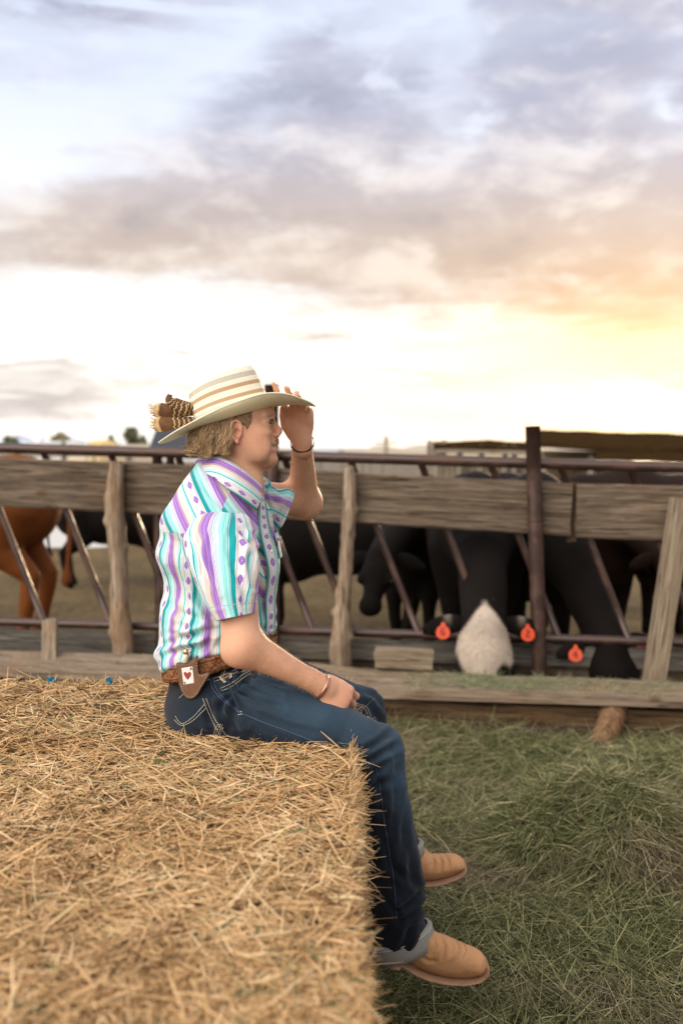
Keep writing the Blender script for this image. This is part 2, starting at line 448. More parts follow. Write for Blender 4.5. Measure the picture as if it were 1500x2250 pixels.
def f_straw(t, b):
    a = attr(t, 'tint')
    n = noise(t, objc(t), 3.2, 4)
    c = ramp(a, [(0, (.07, .032, .010)), (.18, (.22, .115, .046)), (.42, (.57, .355, .165)), (.70, (.73, .495, .26)), (.88, (.86, .67, .42)), (.93, (.26, .24, .10)), (1, (.14, .17, .07))])
    return mix(sstep(n, .42, .66)*.35, c, mix(1.0, c, (.80, .66, .50), 'MULTIPLY'))
M['straw'] = mat('straw', f_straw, .62)
def f_bale(t, b):
    v = mapping(objc(t), (40, 40, 40)); n = noise(t, v, 1.2, 6, .7, 1.5); n2 = noise(t, objc(t), 150, 3)
    bump(t, b, n+n2, .8, .01)
    return ramp(n, [(.3, (.04, .020, .007)), (.5, (.13, .07, .026)), (.7, (.26, .15, .06))])
M['bale'] = mat('packed_straw', f_bale, .9)
def f_hay(t, b):
    a = attr(t, 'tint'); n = noise(t, objc(t), 1.7, 4)
    c = ramp(a, [(0, (.020, .021, .008)), (.22, (.085, .092, .036)), (.5, (.20, .205, .085)), (.72, (.34, .32, .155)), (.86, (.50, .41, .22)), (1, (.66, .51, .30))])
    return mix(sstep(n, .45, .68)*.8, c, mix(a, (.10, .075, .048), (.46, .36, .23)))
M['hay'] = mat('green_hay', f_hay, .6)
def f_ground(t, b):
    o = objc(t); n = noise(t, o, 1.3, 8, .7); n2 = noise(t, o, 14, 6, .7)
    x, y, z = sep(o)
    bump(t, b, n+n2, .9, .05)
    near = ramp(n2, [(.3, (.035, .030, .016)), (.7, (.10, .085, .045))])
    pen = ramp(n2*.6+n*.4, [(.32, (.040, .026, .012)), (.5, (.125, .085, .038)), (.7, (.23, .165, .080))])
    far = ramp(noise(t, o, .05, 5), [(.35, (.20, .15, .09)), (.65, (.36, .29, .18))])
    c = mix(sstep(y, 5.3, 5.9), near, pen)
    return mix(sstep(y, 25, 50), c, far)
M['ground'] = mat('ground', f_ground, .95)
# ---------------------------------------------------------------- ground
def build_ground():
    xs = np.concatenate([np.linspace(-900, -12, 14)[:-1], np.linspace(-12, 12, 240), np.linspace(12, 900, 14)[1:]])
    ys = np.concatenate([np.linspace(-60, -1, 6)[:-1], np.linspace(-1, 20, 210), np.linspace(20, 1800, 24)[1:]])
    Xg, Yg = np.meshgrid(xs, ys, indexing='ij'); p = np.stack([Xg, Yg, Xg*0], -1)
    z = .012*snoise(p, 6, 1)+.02*snoise(p, 1.6, 2)*np.clip((Yg-5.2)/1, 0, 1)
    z = z+.025*snoise(p, 4.5, 9)*np.clip((Yg-5.6)/1, 0, 1)
    z *= np.clip((60-np.abs(Yg))/30, 0, 1)*np.clip((14-np.abs(Xg))/4, 0, 1)
    p[..., 2] = z
    o = mesh('ground', p, grid_faces(len(xs), len(ys), False), M['ground']); tag(o, kind='structure')
build_ground()

# ---------------------------------------------------------------- loose hay on the alley floor
PILE1 = PZ(1320, 1905); PILE2 = PZ(1500, 1745)
def hay_h(x, y):
    p = np.stack([x, y, 0*x], -1)
    return .035+.018*snoise(p, 7, 5)+.02*snoise(p, 2.5, 6)
def scatter_hay(name, n, sampler, zf, seed, lenr, widr, lay=.35):
    r = np.random.default_rng(seed)
    xy = sampler(r, n); x, y = xy[:, 0], xy[:, 1]
    z = zf(x, y)+r.random(len(x))*.024
    p = np.stack([x, y, 0*x], -1)
    base = snoise(p, 3.2, seed+1)*3.5
    a = base+r.normal(size=len(x))*1.7
    D = np.stack([np.cos(a), np.sin(a), r.normal(size=len(x))*lay*.9], -1)
    tint = np.clip(r.beta(1.7, 2.4, len(x))+.16*snoise(p, 2.0, seed+2), 0, 1)
    L = r.uniform(*lenr, len(x)); w = r.uniform(*widr, len(x))
    return strands(np.stack([x, y, z], -1), D, L, w, .28, 3, seed, tint)
def build_hay():
    xs = np.linspace(-.3, 4.2, 120); ys = np.linspace(1.2, 5.15, 120)
    Xg, Yg = np.meshgrid(xs, ys, indexing='ij')
    z = hay_h(Xg, Yg)-.012; z = np.where((Yg > 5.1), z*.3, z)
    base_v = np.stack([Xg, Yg, z], -1)
    gf = grid_faces(120, 120, False)
    def sm(r, n):
        y = r.uniform(1.25, 5.2, n*3)**1.0; x = r.uniform(-.25, .40, n*3)*y+.15
        x = np.where(r.random(n*3) < .5, r.uniform(0.0, .37, n*3)*y, x)
        wgt = np.clip(2.6/y, .3, 1.6)/1.6
        k = (r.random(n*3) < wgt) & (x > .0)
        return np.stack([x[k], y[k]], -1)[:n]
    V, F, T = scatter_hay('h', 62000, sm, hay_h, 11, (.04, .17), (.0014, .0038))
    nb = len(V)
    allV = np.concatenate([V, base_v.reshape(-1, 3)]); allF = np.concatenate([F, gf+nb])
    T = np.concatenate([T, np.full(len(base_v.reshape(-1, 3)), .06)])  # base sheet painted near black to stand for shade between the stalks
    o = mesh('loose_hay', allV, allF, M['hay'], attrs={'tint': T})
    tag(o, 'loose green and tan hay strewn over the alley floor', 'hay', kind='stuff')
build_hay()
def hay_pile(c, rx, ry, h0, n, seed, label):
    e = (lambda x, y: np.sqrt(((x-c[0])/rx)**2+((y-c[1])/ry)**2))
    def zf(x, y):
        q = np.clip(1-e(x, y), 0, 1); p = np.stack([x, y, 0*x], -1)
        h = h0*(1-.75*np.exp(-(((x-c[0]+rx*.30)/(rx*.28))**2+((y-c[1]+ry*.25)/(ry*.5))**2)))
        return .03+h*np.minimum(1.15*q**.8, 1)*(1+.55*snoise(p, 8, seed+3))+.03*snoise(p, 17, seed)
    xs = np.linspace(-1, 1, 50)
    Xg, Yg = np.meshgrid(c[0]+rx*xs, c[1]+ry*xs, indexing='ij')
    bv = np.stack([Xg, Yg, zf(Xg, Yg)-.02], -1); bv[..., 2] = np.where(e(Xg, Yg) > .98, -.01, bv[..., 2])
    r = np.random.default_rng(seed)
    a = r.uniform(0, 6.28, n); q = np.sqrt(r.random(n)); x = c[0]+rx*q*np.cos(a); y = c[1]+ry*q*np.sin(a)
    z = zf(x, y)+r.normal(size=n)*.012
    # arching stalks that fall away from the crest
    out = np.stack([np.cos(a), np.sin(a), np.full(n, -.25)], -1)
    D = out*.30+r.normal(size=(n, 3))*np.array([1., 1., .38])
    T = np.clip(r.beta(1.6, 2.6, n)+.05, 0, 1)
    V, F, T = strands(np.stack([x, y, z], -1), D, r.uniform(.05, .17, n), r.uniform(.0016, .0040, n), .35, 4, seed+1, T, droop=.25)
    nb = len(V); V = np.concatenate([V, bv.reshape(-1, 3)]); F = np.concatenate([F, grid_faces(50, 50, False)+nb]); T = np.concatenate([T, np.full(2500, .02)])  # pile base likewise painted dark, as shade under the stalks
    o = mesh('hay_pile', V-np.array([c[0], c[1], 0]), F, M['hay'], attrs={'tint': T}); o.location = (c[0], c[1], 0)
    tag(o, label, 'hay pile')
hay_pile(PILE1, .42, .30, .33, 13000, 21, 'largest mound of green hay on the alley floor in front of the bunk')
hay_pile(PILE2, .50, .40, .17, 4000, 31, 'smaller low tuft of green hay near the right end of the bunk')

# ---------------------------------------------------------------- straw bale
BX0, BX1, BY0, BY1, BZ = -1.2, .03, .55, 3.0, .78
def build_bale():
    root = empty('straw_bale', ((BX0+BX1)/2, (BY0+BY1)/2, 0)); tag(root, 'large square straw bale under the sitting person, bound with blue twine', 'straw bale')
    n = 90
    lo = np.array([BX0, BY0, 0.0]); hi = np.array([BX1, BY1, BZ])
    Vs, Fs, k = [], [], 0
    def face(o, u, v, nu, nv):
        nonlocal k
        a = np.linspace(0, 1, nu)[:, None, None]; b = np.linspace(0, 1, nv)[None, :, None]
        p = np.array(o)+a*np.array(u)+b*np.array(v)
        Vs.append(p.reshape(-1, 3)); Fs.append(grid_faces(nu, nv, False)+k); k += nu*nv
    s = hi-lo
    face((lo[0], lo[1], hi[2]), (s[0], 0, 0), (0, s[1], 0), 90, 170)
    face((hi[0], lo[1], lo[2]), (0, s[1], 0), (0, 0, s[2]), 170, 50)
    face((lo[0], hi[1], lo[2]), (s[0], 0, 0), (0, 0, s[2]), 90, 50)
    face((lo[0], lo[1], lo[2]), (s[0], 0, 0), (0, 0, s[2]), 90, 50)
    face((lo[0], lo[1], lo[2]), (0, s[1], 0), (0, 0, s[2]), 170, 50)
    V = np.concatenate(Vs); F = np.concatenate(Fs)
    c = (lo+hi)/2; hh = s/2; rr = .035          # rounded edges
    q = (V-c); inner = np.clip(q, -(hh-rr), hh-rr); d = q-inner; ln = np.linalg.norm(d, axis=1)[:, None]
    V = c+inner+np.where(ln > 1e-6, d/(ln+1e-9)*np.minimum(ln, rr), 0)
    nrm = np.where(ln > 1e-6, d/(ln+1e-9), 0)
    V = V+nrm*(.012*snoise(V, 9, 3)+.008*snoise(V, 40, 4))[:, None]
    mesh('bale_body', V, F, M['bale'], root)
    r = np.random.default_rng(3)
    # straws on the top face
    N = 66000
    y = r.uniform(.85, BY1-.005, N*2); wgt = np.clip(1.9/y, .5, 2)/2; kk = r.random(N*2) < wgt; y = y[kk][:N]; N = len(y)
    x = r.uniform(-1, 1, N)*(.36*y+.04); x = np.clip(x, -9, 9); ok = (x > BX0) & (x < BX1-.004); x, y = x[ok], y[ok]; xe = r.uniform(BX0, BX1, 16000); ye = r.uniform(BY0+.01, BY1-.01, 16000); ok = (xe < -(.36*ye+.04)) | (ye < .85); x = np.concatenate([x, xe[ok]]); y = np.concatenate([y, ye[ok]]); N = len(x)
    p = np.stack([x, y, np.full(N, BZ)], -1)
    surf = .012*snoise(p, 9, 3)+.008*snoise(p, 40, 4)
    a = r.uniform(0, 6.283, N)
    el = np.abs(r.normal(size=N))*.16*np.where(r.random(N) < .12, 2.6, 1)
    D = np.stack([np.cos(a), np.sin(a), el], -1)
    L = r.gamma(3.2, .0130, N).clip(.012, .095); w = r.uniform(.0012, .0043, N)
    P0 = p-D*(L*.5)[:, None]; P0[:, 2] = BZ+surf-.004+r.random(N)*.012
    V1, F1, T1 = strands(P0, D, L, w, .07, 2, 5, np.clip(r.beta(2.4, 1.8, N)*.92+.12*snoise(p, 14, 12)+(r.random(N) < .05)*.5, 0, 1))
    # straws sticking out of the right side, of the back edge and of the upper edges
    n2 = 17000
    yy = r.uniform(.8, BY1, n2); zz = BZ-np.abs(r.normal(size=n2))*.20+.006
    P2 = np.stack([np.full(n2, BX1-.01), yy, np.maximum(zz, .02)], -1)
    nois = snoise(P2, 7, 3)
    P2[:, 0] += .016*nois
    D2 = np.stack([np.abs(r.normal(size=n2))*.62+.06, r.normal(size=n2), r.normal(size=n2)*.8], -1)
    L2 = r.uniform(.015, .050, n2)*np.where(r.random(n2) < .07, 1.8, 1)*np.clip(1+.5*nois, .5, 1.6)
    V2, F2, T2 = strands(P2, D2, L2, r.uniform(.001, .003, n2), .2, 2, 6, r.beta(3, 2, n2)*.9)
    n3 = 6000
    xx = r.uniform(BX0, BX1, n3); P3 = np.stack([xx, np.full(n3, BY1-.008), BZ-r.random(n3)*.12], -1)
    D3 = np.stack([r.normal(size=n3), np.abs(r.normal(size=n3))*.6, r.normal(size=n3)*.6+.1], -1)
    V3, F3, T3 = strands(P3, D3, r.uniform(.012, .045, n3), r.uniform(.001, .0028, n3), .2, 2, 7, r.beta(3, 2, n3)*.9)
    a1, a2 = len(V1), len(V1)+len(V2)
    o = mesh('straw', np.concatenate([V1, V2, V3]), np.concatenate([F1, F2+a1, F3+a2]), M['straw'], root, attrs={'tint': np.concatenate([T1, T2, T3])})
    o['kind'] = 'stuff'
    tw = plain('blue_twine', (.01, .16, .26), .8)
    for i, (px, py) in enumerate([(92, 1519), (223, 1520), (358, 1522)]):
        q = PZ(px, py, BZ+.004); mb = MB()
        path = [(q[0], BY1+.012, z) for z in np.linspace(.02, BZ-.03, 10)]+[(q[0], BY1-.01, BZ+.003), (q[0], BY1-.03, BZ+.006)]
        mb.tube(path, .0022, 6)
        for k_ in range(26):
            a = r.normal(size=3); a /= np.linalg.norm(a); a[2] = abs(a[2]); b = np.cross(a, r.normal(size=3)); b /= np.linalg.norm(b)
            c0 = np.array([q[0], BY1-.035, BZ+.012])
            mb.tube([c0+a*.002, c0+a*.009+b*.004, c0+a*.006+b*.010], [.0024, .002, .0014], 5)
        mb.build('twine_knot', tw, root)
build_bale()

# ---------------------------------------------------------------- feed fence
def DF(px): t = np.asarray(px, float)/1500; return 1/((1-t)/6.15+t/5.55)
def FP(px, py, off=0.0): return P(px, py, DF(px)+off)
def beam(name, p0, p1, wdir, w, t, mat_, parent, rough_end=.012, nseg=60, seed=0, bow=.006, taper=1.0, name_axis=0):
    """a sawn board from p0 to p1; w along wdir, t across; local x runs along it"""
    p0, p1 = np.array(p0), np.array(p1); L = np.linalg.norm(p1-p0); ex = (p1-p0)/L
    wd = np.array(wdir, float); wd = wd-ex*(wd@ex); wd /= np.linalg.norm(wd); td = np.cross(ex, wd)
    prof = []
    for i in range(5): prof.append((-.5+.04+i*.23, -.5))
    for i in range(3): prof.append((.5, -.5+.2+i*.3))
    for i in range(5): prof.append((.5-.04-i*.23, .5))
    for i in range(3): prof.append((-.5, .5-.2-i*.3))
    prof = np.array(prof); npf = len(prof)
    xs = np.linspace(0, L, nseg); V = np.zeros((nseg, npf, 3))
    V[..., 0] = xs[:, None]; V[..., 1] = prof[None, :, 0]*w; V[..., 2] = prof[None, :, 1]*t
    q = V+seed*7.3; nz = snoise(q*np.array([1, 3, 3]), 5, seed)
    edge = (np.abs(prof[:, 0]) > .4)[None, :]
    V[..., 1] += np.where(edge, np.sign(prof[None, :, 0])*nz*w*.022, 0)+bow*np.sin(xs*1.1+seed)[:, None]
    V[..., 2] += nz*t*.03
    V[0, :, 0] += snoise(q[0], 60, seed+2)*rough_end; V[-1, :, 0] += snoise(q[-1], 60, seed+3)*rough_end
    F = [tuple(f) for f in grid_faces(nseg, npf)]+[tuple(range(npf)), tuple(range((nseg-1)*npf, nseg*npf))[::-1]]
    Mx = Matrix([[ex[i], wd[i], td[i], p0[i]] for i in range(3)]+[[0, 0, 0, 1]])
    return mesh(name, V.reshape(-1, 3), F, mat_, parent, False, matrix=Mx)
def pipe(name, p0, p1, r, parent, m='pipe', seg=16, extra=None):
    p0, p1 = np.array(p0), np.array(p1); mb = MB()
    mb.tube([p0+(p1-p0)*t for t in np.linspace(0, 1, 6)], r, seg)
    for e in (extra or []): mb.tube([p0+(p1-p0)*(e-.004), p0+(p1-p0)*(e+.004)], r*1.07, seg)
    o = mb.build(name, M[m], parent)
    for p_ in o.data.polygons:
        if len(p_.vertices) > 4: p_.use_smooth = False
    return o
def knotty(name, pts, w0, parent, knots, seed, off):
    """rough branch post; pts are (px,py,width px)"""
    c = np.array([FP(a, b, off) for a, b, _ in pts]); wd = np.array([w/FPX*DF(a)/2 for a, b, w in pts])
    cc = catmull(np.column_stack([c, wd]), 10); path, rad = cc[:, :3], cc[:, 3]*.80
    seg = 28; th = np.linspace(0, 2*np.pi, seg, endpoint=False)
    V = path[:, None]+rad[:, None, None]*np.stack([np.cos(th), np.sin(th), 0*th], -1)[None]
    nn = np.stack([np.cos(th), np.sin(th), 0*th], -1)[None]
    V = V+nn*(rad[:, None]*(.22*snoise(V*np.array([1, 1, .45]), 24, seed)+.10*snoise(V*np.array([1, 1, .3]), 70, seed+1)))[..., None]
    for (kx, ky, kr, kh) in knots:
        kp = FP(kx, ky, off); dd = np.linalg.norm(V-kp, axis=-1)
        V = V+nn*(kh*1.4*np.exp(-(dd/kr)**2))[..., None]
    zmin = path[-1].copy(); top = path[0]
    V[0, :, 2] += .012*snoise(V[0], 50, seed+5)
    base = path[-1]
    F = [tuple(f) for f in grid_faces(len(path), seg)]; n = len(path)*seg
    Vf = np.concatenate([V.reshape(-1, 3), [path[0]+[0, 0, .004]]])
    F += [(i, (i+1) % seg, n) for i in range(seg)]
    o = mesh(name, Vf-base, F, M['post'], None, True); o.location = base; setparent(o, parent); return o
def build_fence():
    root = empty('feed_fence', FP(750, 1560)*np.array([1, 1, 0])); tag(root, 'brown pipe feeding fence with grey planks and slanted bars behind the bunk', 'fence')
    def rail(name, y0, y1, r, off=0.0, ext=500):
        # straight line through the photo's two ends, carried on past the frame
        a, b = FP(0, y0, off), FP(1500, y1, off); u = (b-a); pipe(name, a-u*.35, b+u*.35, r, root)
    rail('top_rail', 984, 1027, .031)
    rail('lower_rail', 1366, 1412, .027)
    rt = [-350, -202, -53, 95, 243, 390, 538, 625, 770, 924, 1078, 1232, 1385, 1535, 1690]
    sl = .395
    for x in rt:
        yt = 984+43*x/1500+6; xb = x+150; yb = 1366+46*xb/1500
        pipe('slanted_bar', FP(x, yt, .0), FP(xb, yb, .0), .0205, root, seg=12)
    # pipe posts
    def post(px0, py0, px1, py1, r, off, extra=None):
        a = FP(px0, py0, off); b = FP(px1, py1, off); u = (b-a)/(b-a)[2]; g = a+u*(-.05-a[2]); pipe('pipe_post', g, a, r, root, extra=extra)
    post(345, 990, 352, 1400, .030, .01)
    post(374, 990, 380, 1400, .024, .01)
    post(596, 845, 600, 1380, .040, -.10)
    post(1170, 936, 1181, 1340, .042, -.115, [.68])
    post(-700, 920, -690, 1340, .042, -.115)
    post(2000, 990, 2000, 1400, .03, .01)
    # planks: front face of the fence
    def plank(xl, xr, ytl, ytr, h, off, seed, m='wood', t=.042):
        a, b = FP(xl, ytl, off), FP(xr, ytr, off); up = np.array([0, 0, 1.])
        beam('plank', a-up*h/2, b-up*h/2, (0, 0, 1), h, t, M[m], root, seed=seed, nseg=110)
    plank(-700, 418, 977, 1020, .302, -.05, 1)
    plank(424, 1256, 1021, 1060, .296, -.05, 2)
    plank(1267, 2200, 1064, 1072, .305, -.055, 3)
    # narrow upright the plank ends are nailed to
    beam('plank_batten', FP(1260, 1062, .0), FP(1254, 1190, .0), (1, 0, 0), .05, .04, M['wood_dark'], root, seed=9, nseg=20)
    beam('plank_batten', FP(412, 1026, -.10), FP(418, 1500, -.10), (1, 0, 0), .055, .04, M['wood'], root, seed=19, nseg=30)
    # knotty posts
    knotty('branch_post', [(258, 1014, 40), (254, 1060, 48), (250, 1110, 52), (256, 1160, 50), (260, 1220, 48), (263, 1290, 46), (265, 1360, 50), (269, 1420, 54), (272, 1470, 56)], 0, root,
           [(240, 1095, .03, .014), (238, 1145, .025, .018), (246, 1200, .018, .015), (256, 1290, .03, .014), (262, 1360, .03, .020), (278, 1050, .02, .018), (280, 1200, .02, .014), (250, 1390, .03, .02)], 41, -.13)
    knotty('branch_post', [(765, 1024, 30), (768, 1060, 34), (768, 1110, 38), (765, 1165, 40), (762, 1210, 38), (758, 1270, 40), (753, 1330, 44), (750, 1390, 50), (747, 1430, 56), (748, 1475, 60)], 0, root,
           [(741, 1180, .018, .030), (788, 1178, .018, .028), (740, 1300, .022, .010), (764, 1250, .02, .016), (736, 1345, .02, .018), (766, 1400, .025, .018), (748, 1310, .025, .014), (752, 1350, .02, .014), (742, 1400, .02, .012), (740, 1440, .03, .016), (784, 1120, .02, .008)], 42, -.13)
    a, b = FP(1494, 1097, -.16), FP(1436, 1500, -.20); b = b+(b-a)/(b-a)[2]*(0.0-b[2])
    beam('leaning_post', b, a, (1, 0, .14), .112, .09, M['post_x'], root, seed=12, nseg=50)
    # boards along the foot of the fence (back wall of the bunk)
    def footb(y0l, y0r, h, off, seed, m, t=.05, xl=-600, xr=2100):
        a, b = FP(0, y0l, off), FP(1500, y0r, off); u = (b-a)/1500; a, b = a+u*xl, a+u*xr
        beam('foot_board', a-np.array([0, 0, h/2]), b-np.array([0, 0, h/2]), (0, 0, 1), h, t, M[m], root, seed=seed, nseg=120)
    footb(1380, 1428, .125, .03, 21, 'wood_mid')
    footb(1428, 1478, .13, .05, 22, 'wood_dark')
M['post_x'] = mat('sawn_post', wood_fn((.08, .055, .033), (.22, .165, .11), (.37, .30, .22), axis=0), .8)
M['wood_mid'] = mat('grey_board', wood_fn((.035, .030, .026), (.10, .088, .073), (.20, .18, .15)), .85)
build_fence()

# ---------------------------------------------------------------- feed bunk
BK = 5.02
def build_bunk():
    root = empty('feed_bunk', (0, 5.2, 0)); tag(root, 'low weathered timber feed bunk running in front of the fence', 'feed bunk')
    def dk(px): t = px/1500; return 1/((1-t)/5.45+t/4.95)
    def KP(px, py, off=0): return P(px, py, dk(np.asarray(px, float))+off)
    # broad top board, tilted to the alley
    xs = np.array([-500, -200, 0, 200, 400, 600, 850, 1000, 1200, 1400, 1600, 1900, 2200.])
    yb = np.interp(xs, [-500, 0, 400, 850, 1100, 1500, 2200], [1402, 1428, 1441, 1470, 1483, 1500, 1530])
    yf = np.interp(xs, [-500, 0, 400, 850, 1100, 1500, 2200], [1446, 1468, 1486, 1516, 1524, 1535, 1560])
    ns = 160; X = np.linspace(-500, 2200, ns)
    Yb = np.interp(X, xs, yb); Yf = np.interp(X, xs, yf)
    Fr = KP(X, Yf); Bk = KP(X, Yb, .33)
    wv = snoise(np.column_stack([X/300, 0*X, 0*X]), 3, 77)*.012
    Bk[:, 1] += wv; Bk[:, 2] += wv*.5
    chip = np.clip(snoise(np.column_stack([X/100, 0*X+3, 0*X]), 4, 78)-.35, 0, 1)*.03
    prof = []
    for k in np.linspace(0, 1, 8): prof.append((k, 0))
    V = []
    for i in range(ns):
        a, b = Fr[i], Bk[i]; th = .048-chip[i]
        row = [a+(b-a)*k for k in np.linspace(0, 1, 8)]+[b-[0, 0, .05], a-[0, -.02, .05], a-[0, 0, th], a-[0, 0, th*.45]]
        V.append(row)
    V = np.array(V); V[:, 0:8, 2] += .004*snoise(V[:, 0:8], 25, 5)
    F = [tuple(f) for f in grid_faces(ns, 12)]+[tuple(range(12)), tuple(range((ns-1)*12, ns*12))[::-1]]
    org = Fr[0]; ex = (Fr[-1]-Fr[0]); ex /= np.linalg.norm(ex); ez = np.array([0, 0, 1.]); ez = ez-ex*(ex@ez); ez /= np.linalg.norm(ez); ey = np.cross(ez, ex)
    B = np.stack([ex, ey, ez], 1); Vl = (V.reshape(-1, 3)-org)@B
    Mx = Matrix([[ex[i], ey[i], ez[i], org[i]] for i in range(3)]+[[0, 0, 0, 1]])
    tb = mesh('top_board', Vl, F, M['bunk_top'], root, False, matrix=Mx)
    # two stacked timbers under it
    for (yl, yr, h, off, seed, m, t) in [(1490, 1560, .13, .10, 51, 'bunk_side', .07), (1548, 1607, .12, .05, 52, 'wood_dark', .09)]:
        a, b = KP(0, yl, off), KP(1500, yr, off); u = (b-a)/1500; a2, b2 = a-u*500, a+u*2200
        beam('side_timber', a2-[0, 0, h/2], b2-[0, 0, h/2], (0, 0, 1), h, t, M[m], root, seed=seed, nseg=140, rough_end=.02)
    # log leg and small posts
    def logleg(pts, r, seed, par):
        c = np.array([KP(a, b, o) for a, b, o in pts]); c = catmull(c, 6); seg = 20; th = np.linspace(0, 2*np.pi, seg, endpoint=False)
        T = (c[-1]-c[0])/np.linalg.norm(c[-1]-c[0]); A = np.cross(T, [0, 1, 0]); A /= np.linalg.norm(A); Bv = np.cross(T, A)
        nn = np.cos(th)[:, None]*A+np.sin(th)[:, None]*Bv
        V = c[:, None]+nn[None]*r; V = V+nn[None]*(r*(.12*snoise(V, 30, seed)+.06*snoise(V, 80, seed)))[..., None]
        n = len(c)*seg; F = [tuple(f) for f in grid_faces(len(c), seg)]+[(i, (i+1) % seg, n) for i in range(seg)]+[((len(c)-1)*seg+(i+1) % seg, (len(c)-1)*seg+i, n+1) for i in range(seg)]
        Vf = np.concatenate([V.reshape(-1, 3), [c[0]], [c[-1]-T*.01]])
        o = mesh('log_leg', Vf-c[-1], F, M['log'], None, True); o.location = c[-1]; setparent(o, par)
    logleg([(1352, 1545, .12), (1340, 1590, .0), (1316, 1652, -.13)], .066, 3, root)
    beam('short_post', KP(112, 1480, .16), KP(112, 1366, .40), (1, 0, 0), .085, .06, M['post_x'], root, seed=61, nseg=14)
    beam('short_post', KP(112, 1560, .04)*[1, 1, 0]+[0, 0, .0], KP(112, 1482, .04), (1, 0, 0), .06, .05, M['post_x'], root, seed=62, nseg=14)
    beam('short_post', KP(92, 1560, .06)*[1, 1, 0]+[0, 0, .0], KP(92, 1482, .06), (1, 0, 0), .04, .04, M['post_x'], root, seed=63, nseg=14)
    # floor of the bunk
    a, b = KP(0, 1600, .3), KP(1500, 1600, .3)
    p = np.array([[-2.6, 5.62, .07], [2.8, 5.05, .07], [2.8, 5.55, .07], [-2.6, 6.15, .07]])
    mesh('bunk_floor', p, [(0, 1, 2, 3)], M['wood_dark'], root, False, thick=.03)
    # hay litter on the board: nobody could count it
    Vw = V[:, 1:8]
    bv = BVHTree.FromPolygons([tuple(v) for v in V.reshape(-1, 3)], F)
    r = np.random.default_rng(8); N = 15000
    px = r.uniform(880, 1500, N); 
    dens = .25+.9*np.exp(-((px-1060)/150)**2)+.35*np.exp(-((px-1250)/120)**2)
    px = px[r.random(N) < dens]; N = len(px); k = np.clip(r.beta(2.0, 1.5, N), .03, .97)
    i = np.clip(((px+500)/2700*(ns-1)), 0, ns-2).astype(int)
    Pt = Fr[i]+(Bk[i]-Fr[i])*k[:, None]; Pt[:, 0] += r.normal(size=N)*.012
    clump = np.clip(snoise(Pt, 9, 14)+.20, 0, 1.2)*np.interp(px, [850, 950, 1150, 1300, 1500], [.1, .8, .9, .35, .45])
    keep = r.random(N) < clump+.05; Pt = Pt[keep]; px = px[keep]; clump = clump[keep]; N = len(px)
    Pt[:, 2] += .004+r.random(N)*.030*clump*np.exp(-((px-1060)/130)**2)+r.random(N)*.006
    D = r.normal(size=(N, 3))*np.array([1, .8, .35])
    Vh, Fh, Th = strands(Pt, D, r.uniform(.015, .06, N), r.uniform(.0012, .003, N), .25, 2, 9, np.clip(r.beta(2, 2.4, N)+.1, 0, 1))
    n2 = 700; i = r.integers(0, ns-1, n2); k = r.random(n2); Pt = Fr[i]+(Bk[i]-Fr[i])*k[:, None]+[0, 0, .004]
    D = r.normal(size=(n2, 3))*np.array([1, .8, .1]); Vs_, Fs_, Ts_ = strands(Pt, D, r.uniform(.02, .06, n2), r.uniform(.0015, .003, n2), .2, 2, 10, r.uniform(.7, 1, n2))
    o = mesh('hay_litter', np.concatenate([Vh, Vs_]), np.concatenate([Fh, Fs_+len(Vh)]), M['hay_b'], attrs={'tint': np.concatenate([Th, Ts_])})
    tag(o, 'green hay litter spread along the top board of the bunk', 'hay', kind='stuff')
    # wooden block lying in the bunk
    a, b = P(824, 1437, 5.50), P(950, 1443, 5.48)
    o = beam('wood_block', a-[0, 0, .02], b-[0, 0, .02], (0, 0, 1), .105, .12, M['post_x'], None, seed=71, nseg=20)
    tag(o, 'short sawn wood block lying inside the bunk beside the knotty post', 'wood block')
def f_hayb(t, b):
    a = attr(t, 'tint')
    return ramp(a, [(0, (.07, .09, .04)), (.35, (.15, .19, .10)), (.6, (.24, .28, .16)), (.8, (.34, .32, .18)), (1, (.5, .4, .24))])
M['hay_b'] = mat('trough_hay', f_hayb, .65)
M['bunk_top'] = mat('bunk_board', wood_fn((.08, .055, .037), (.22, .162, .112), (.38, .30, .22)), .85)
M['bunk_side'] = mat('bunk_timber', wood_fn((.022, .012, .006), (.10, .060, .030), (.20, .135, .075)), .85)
build_bunk()

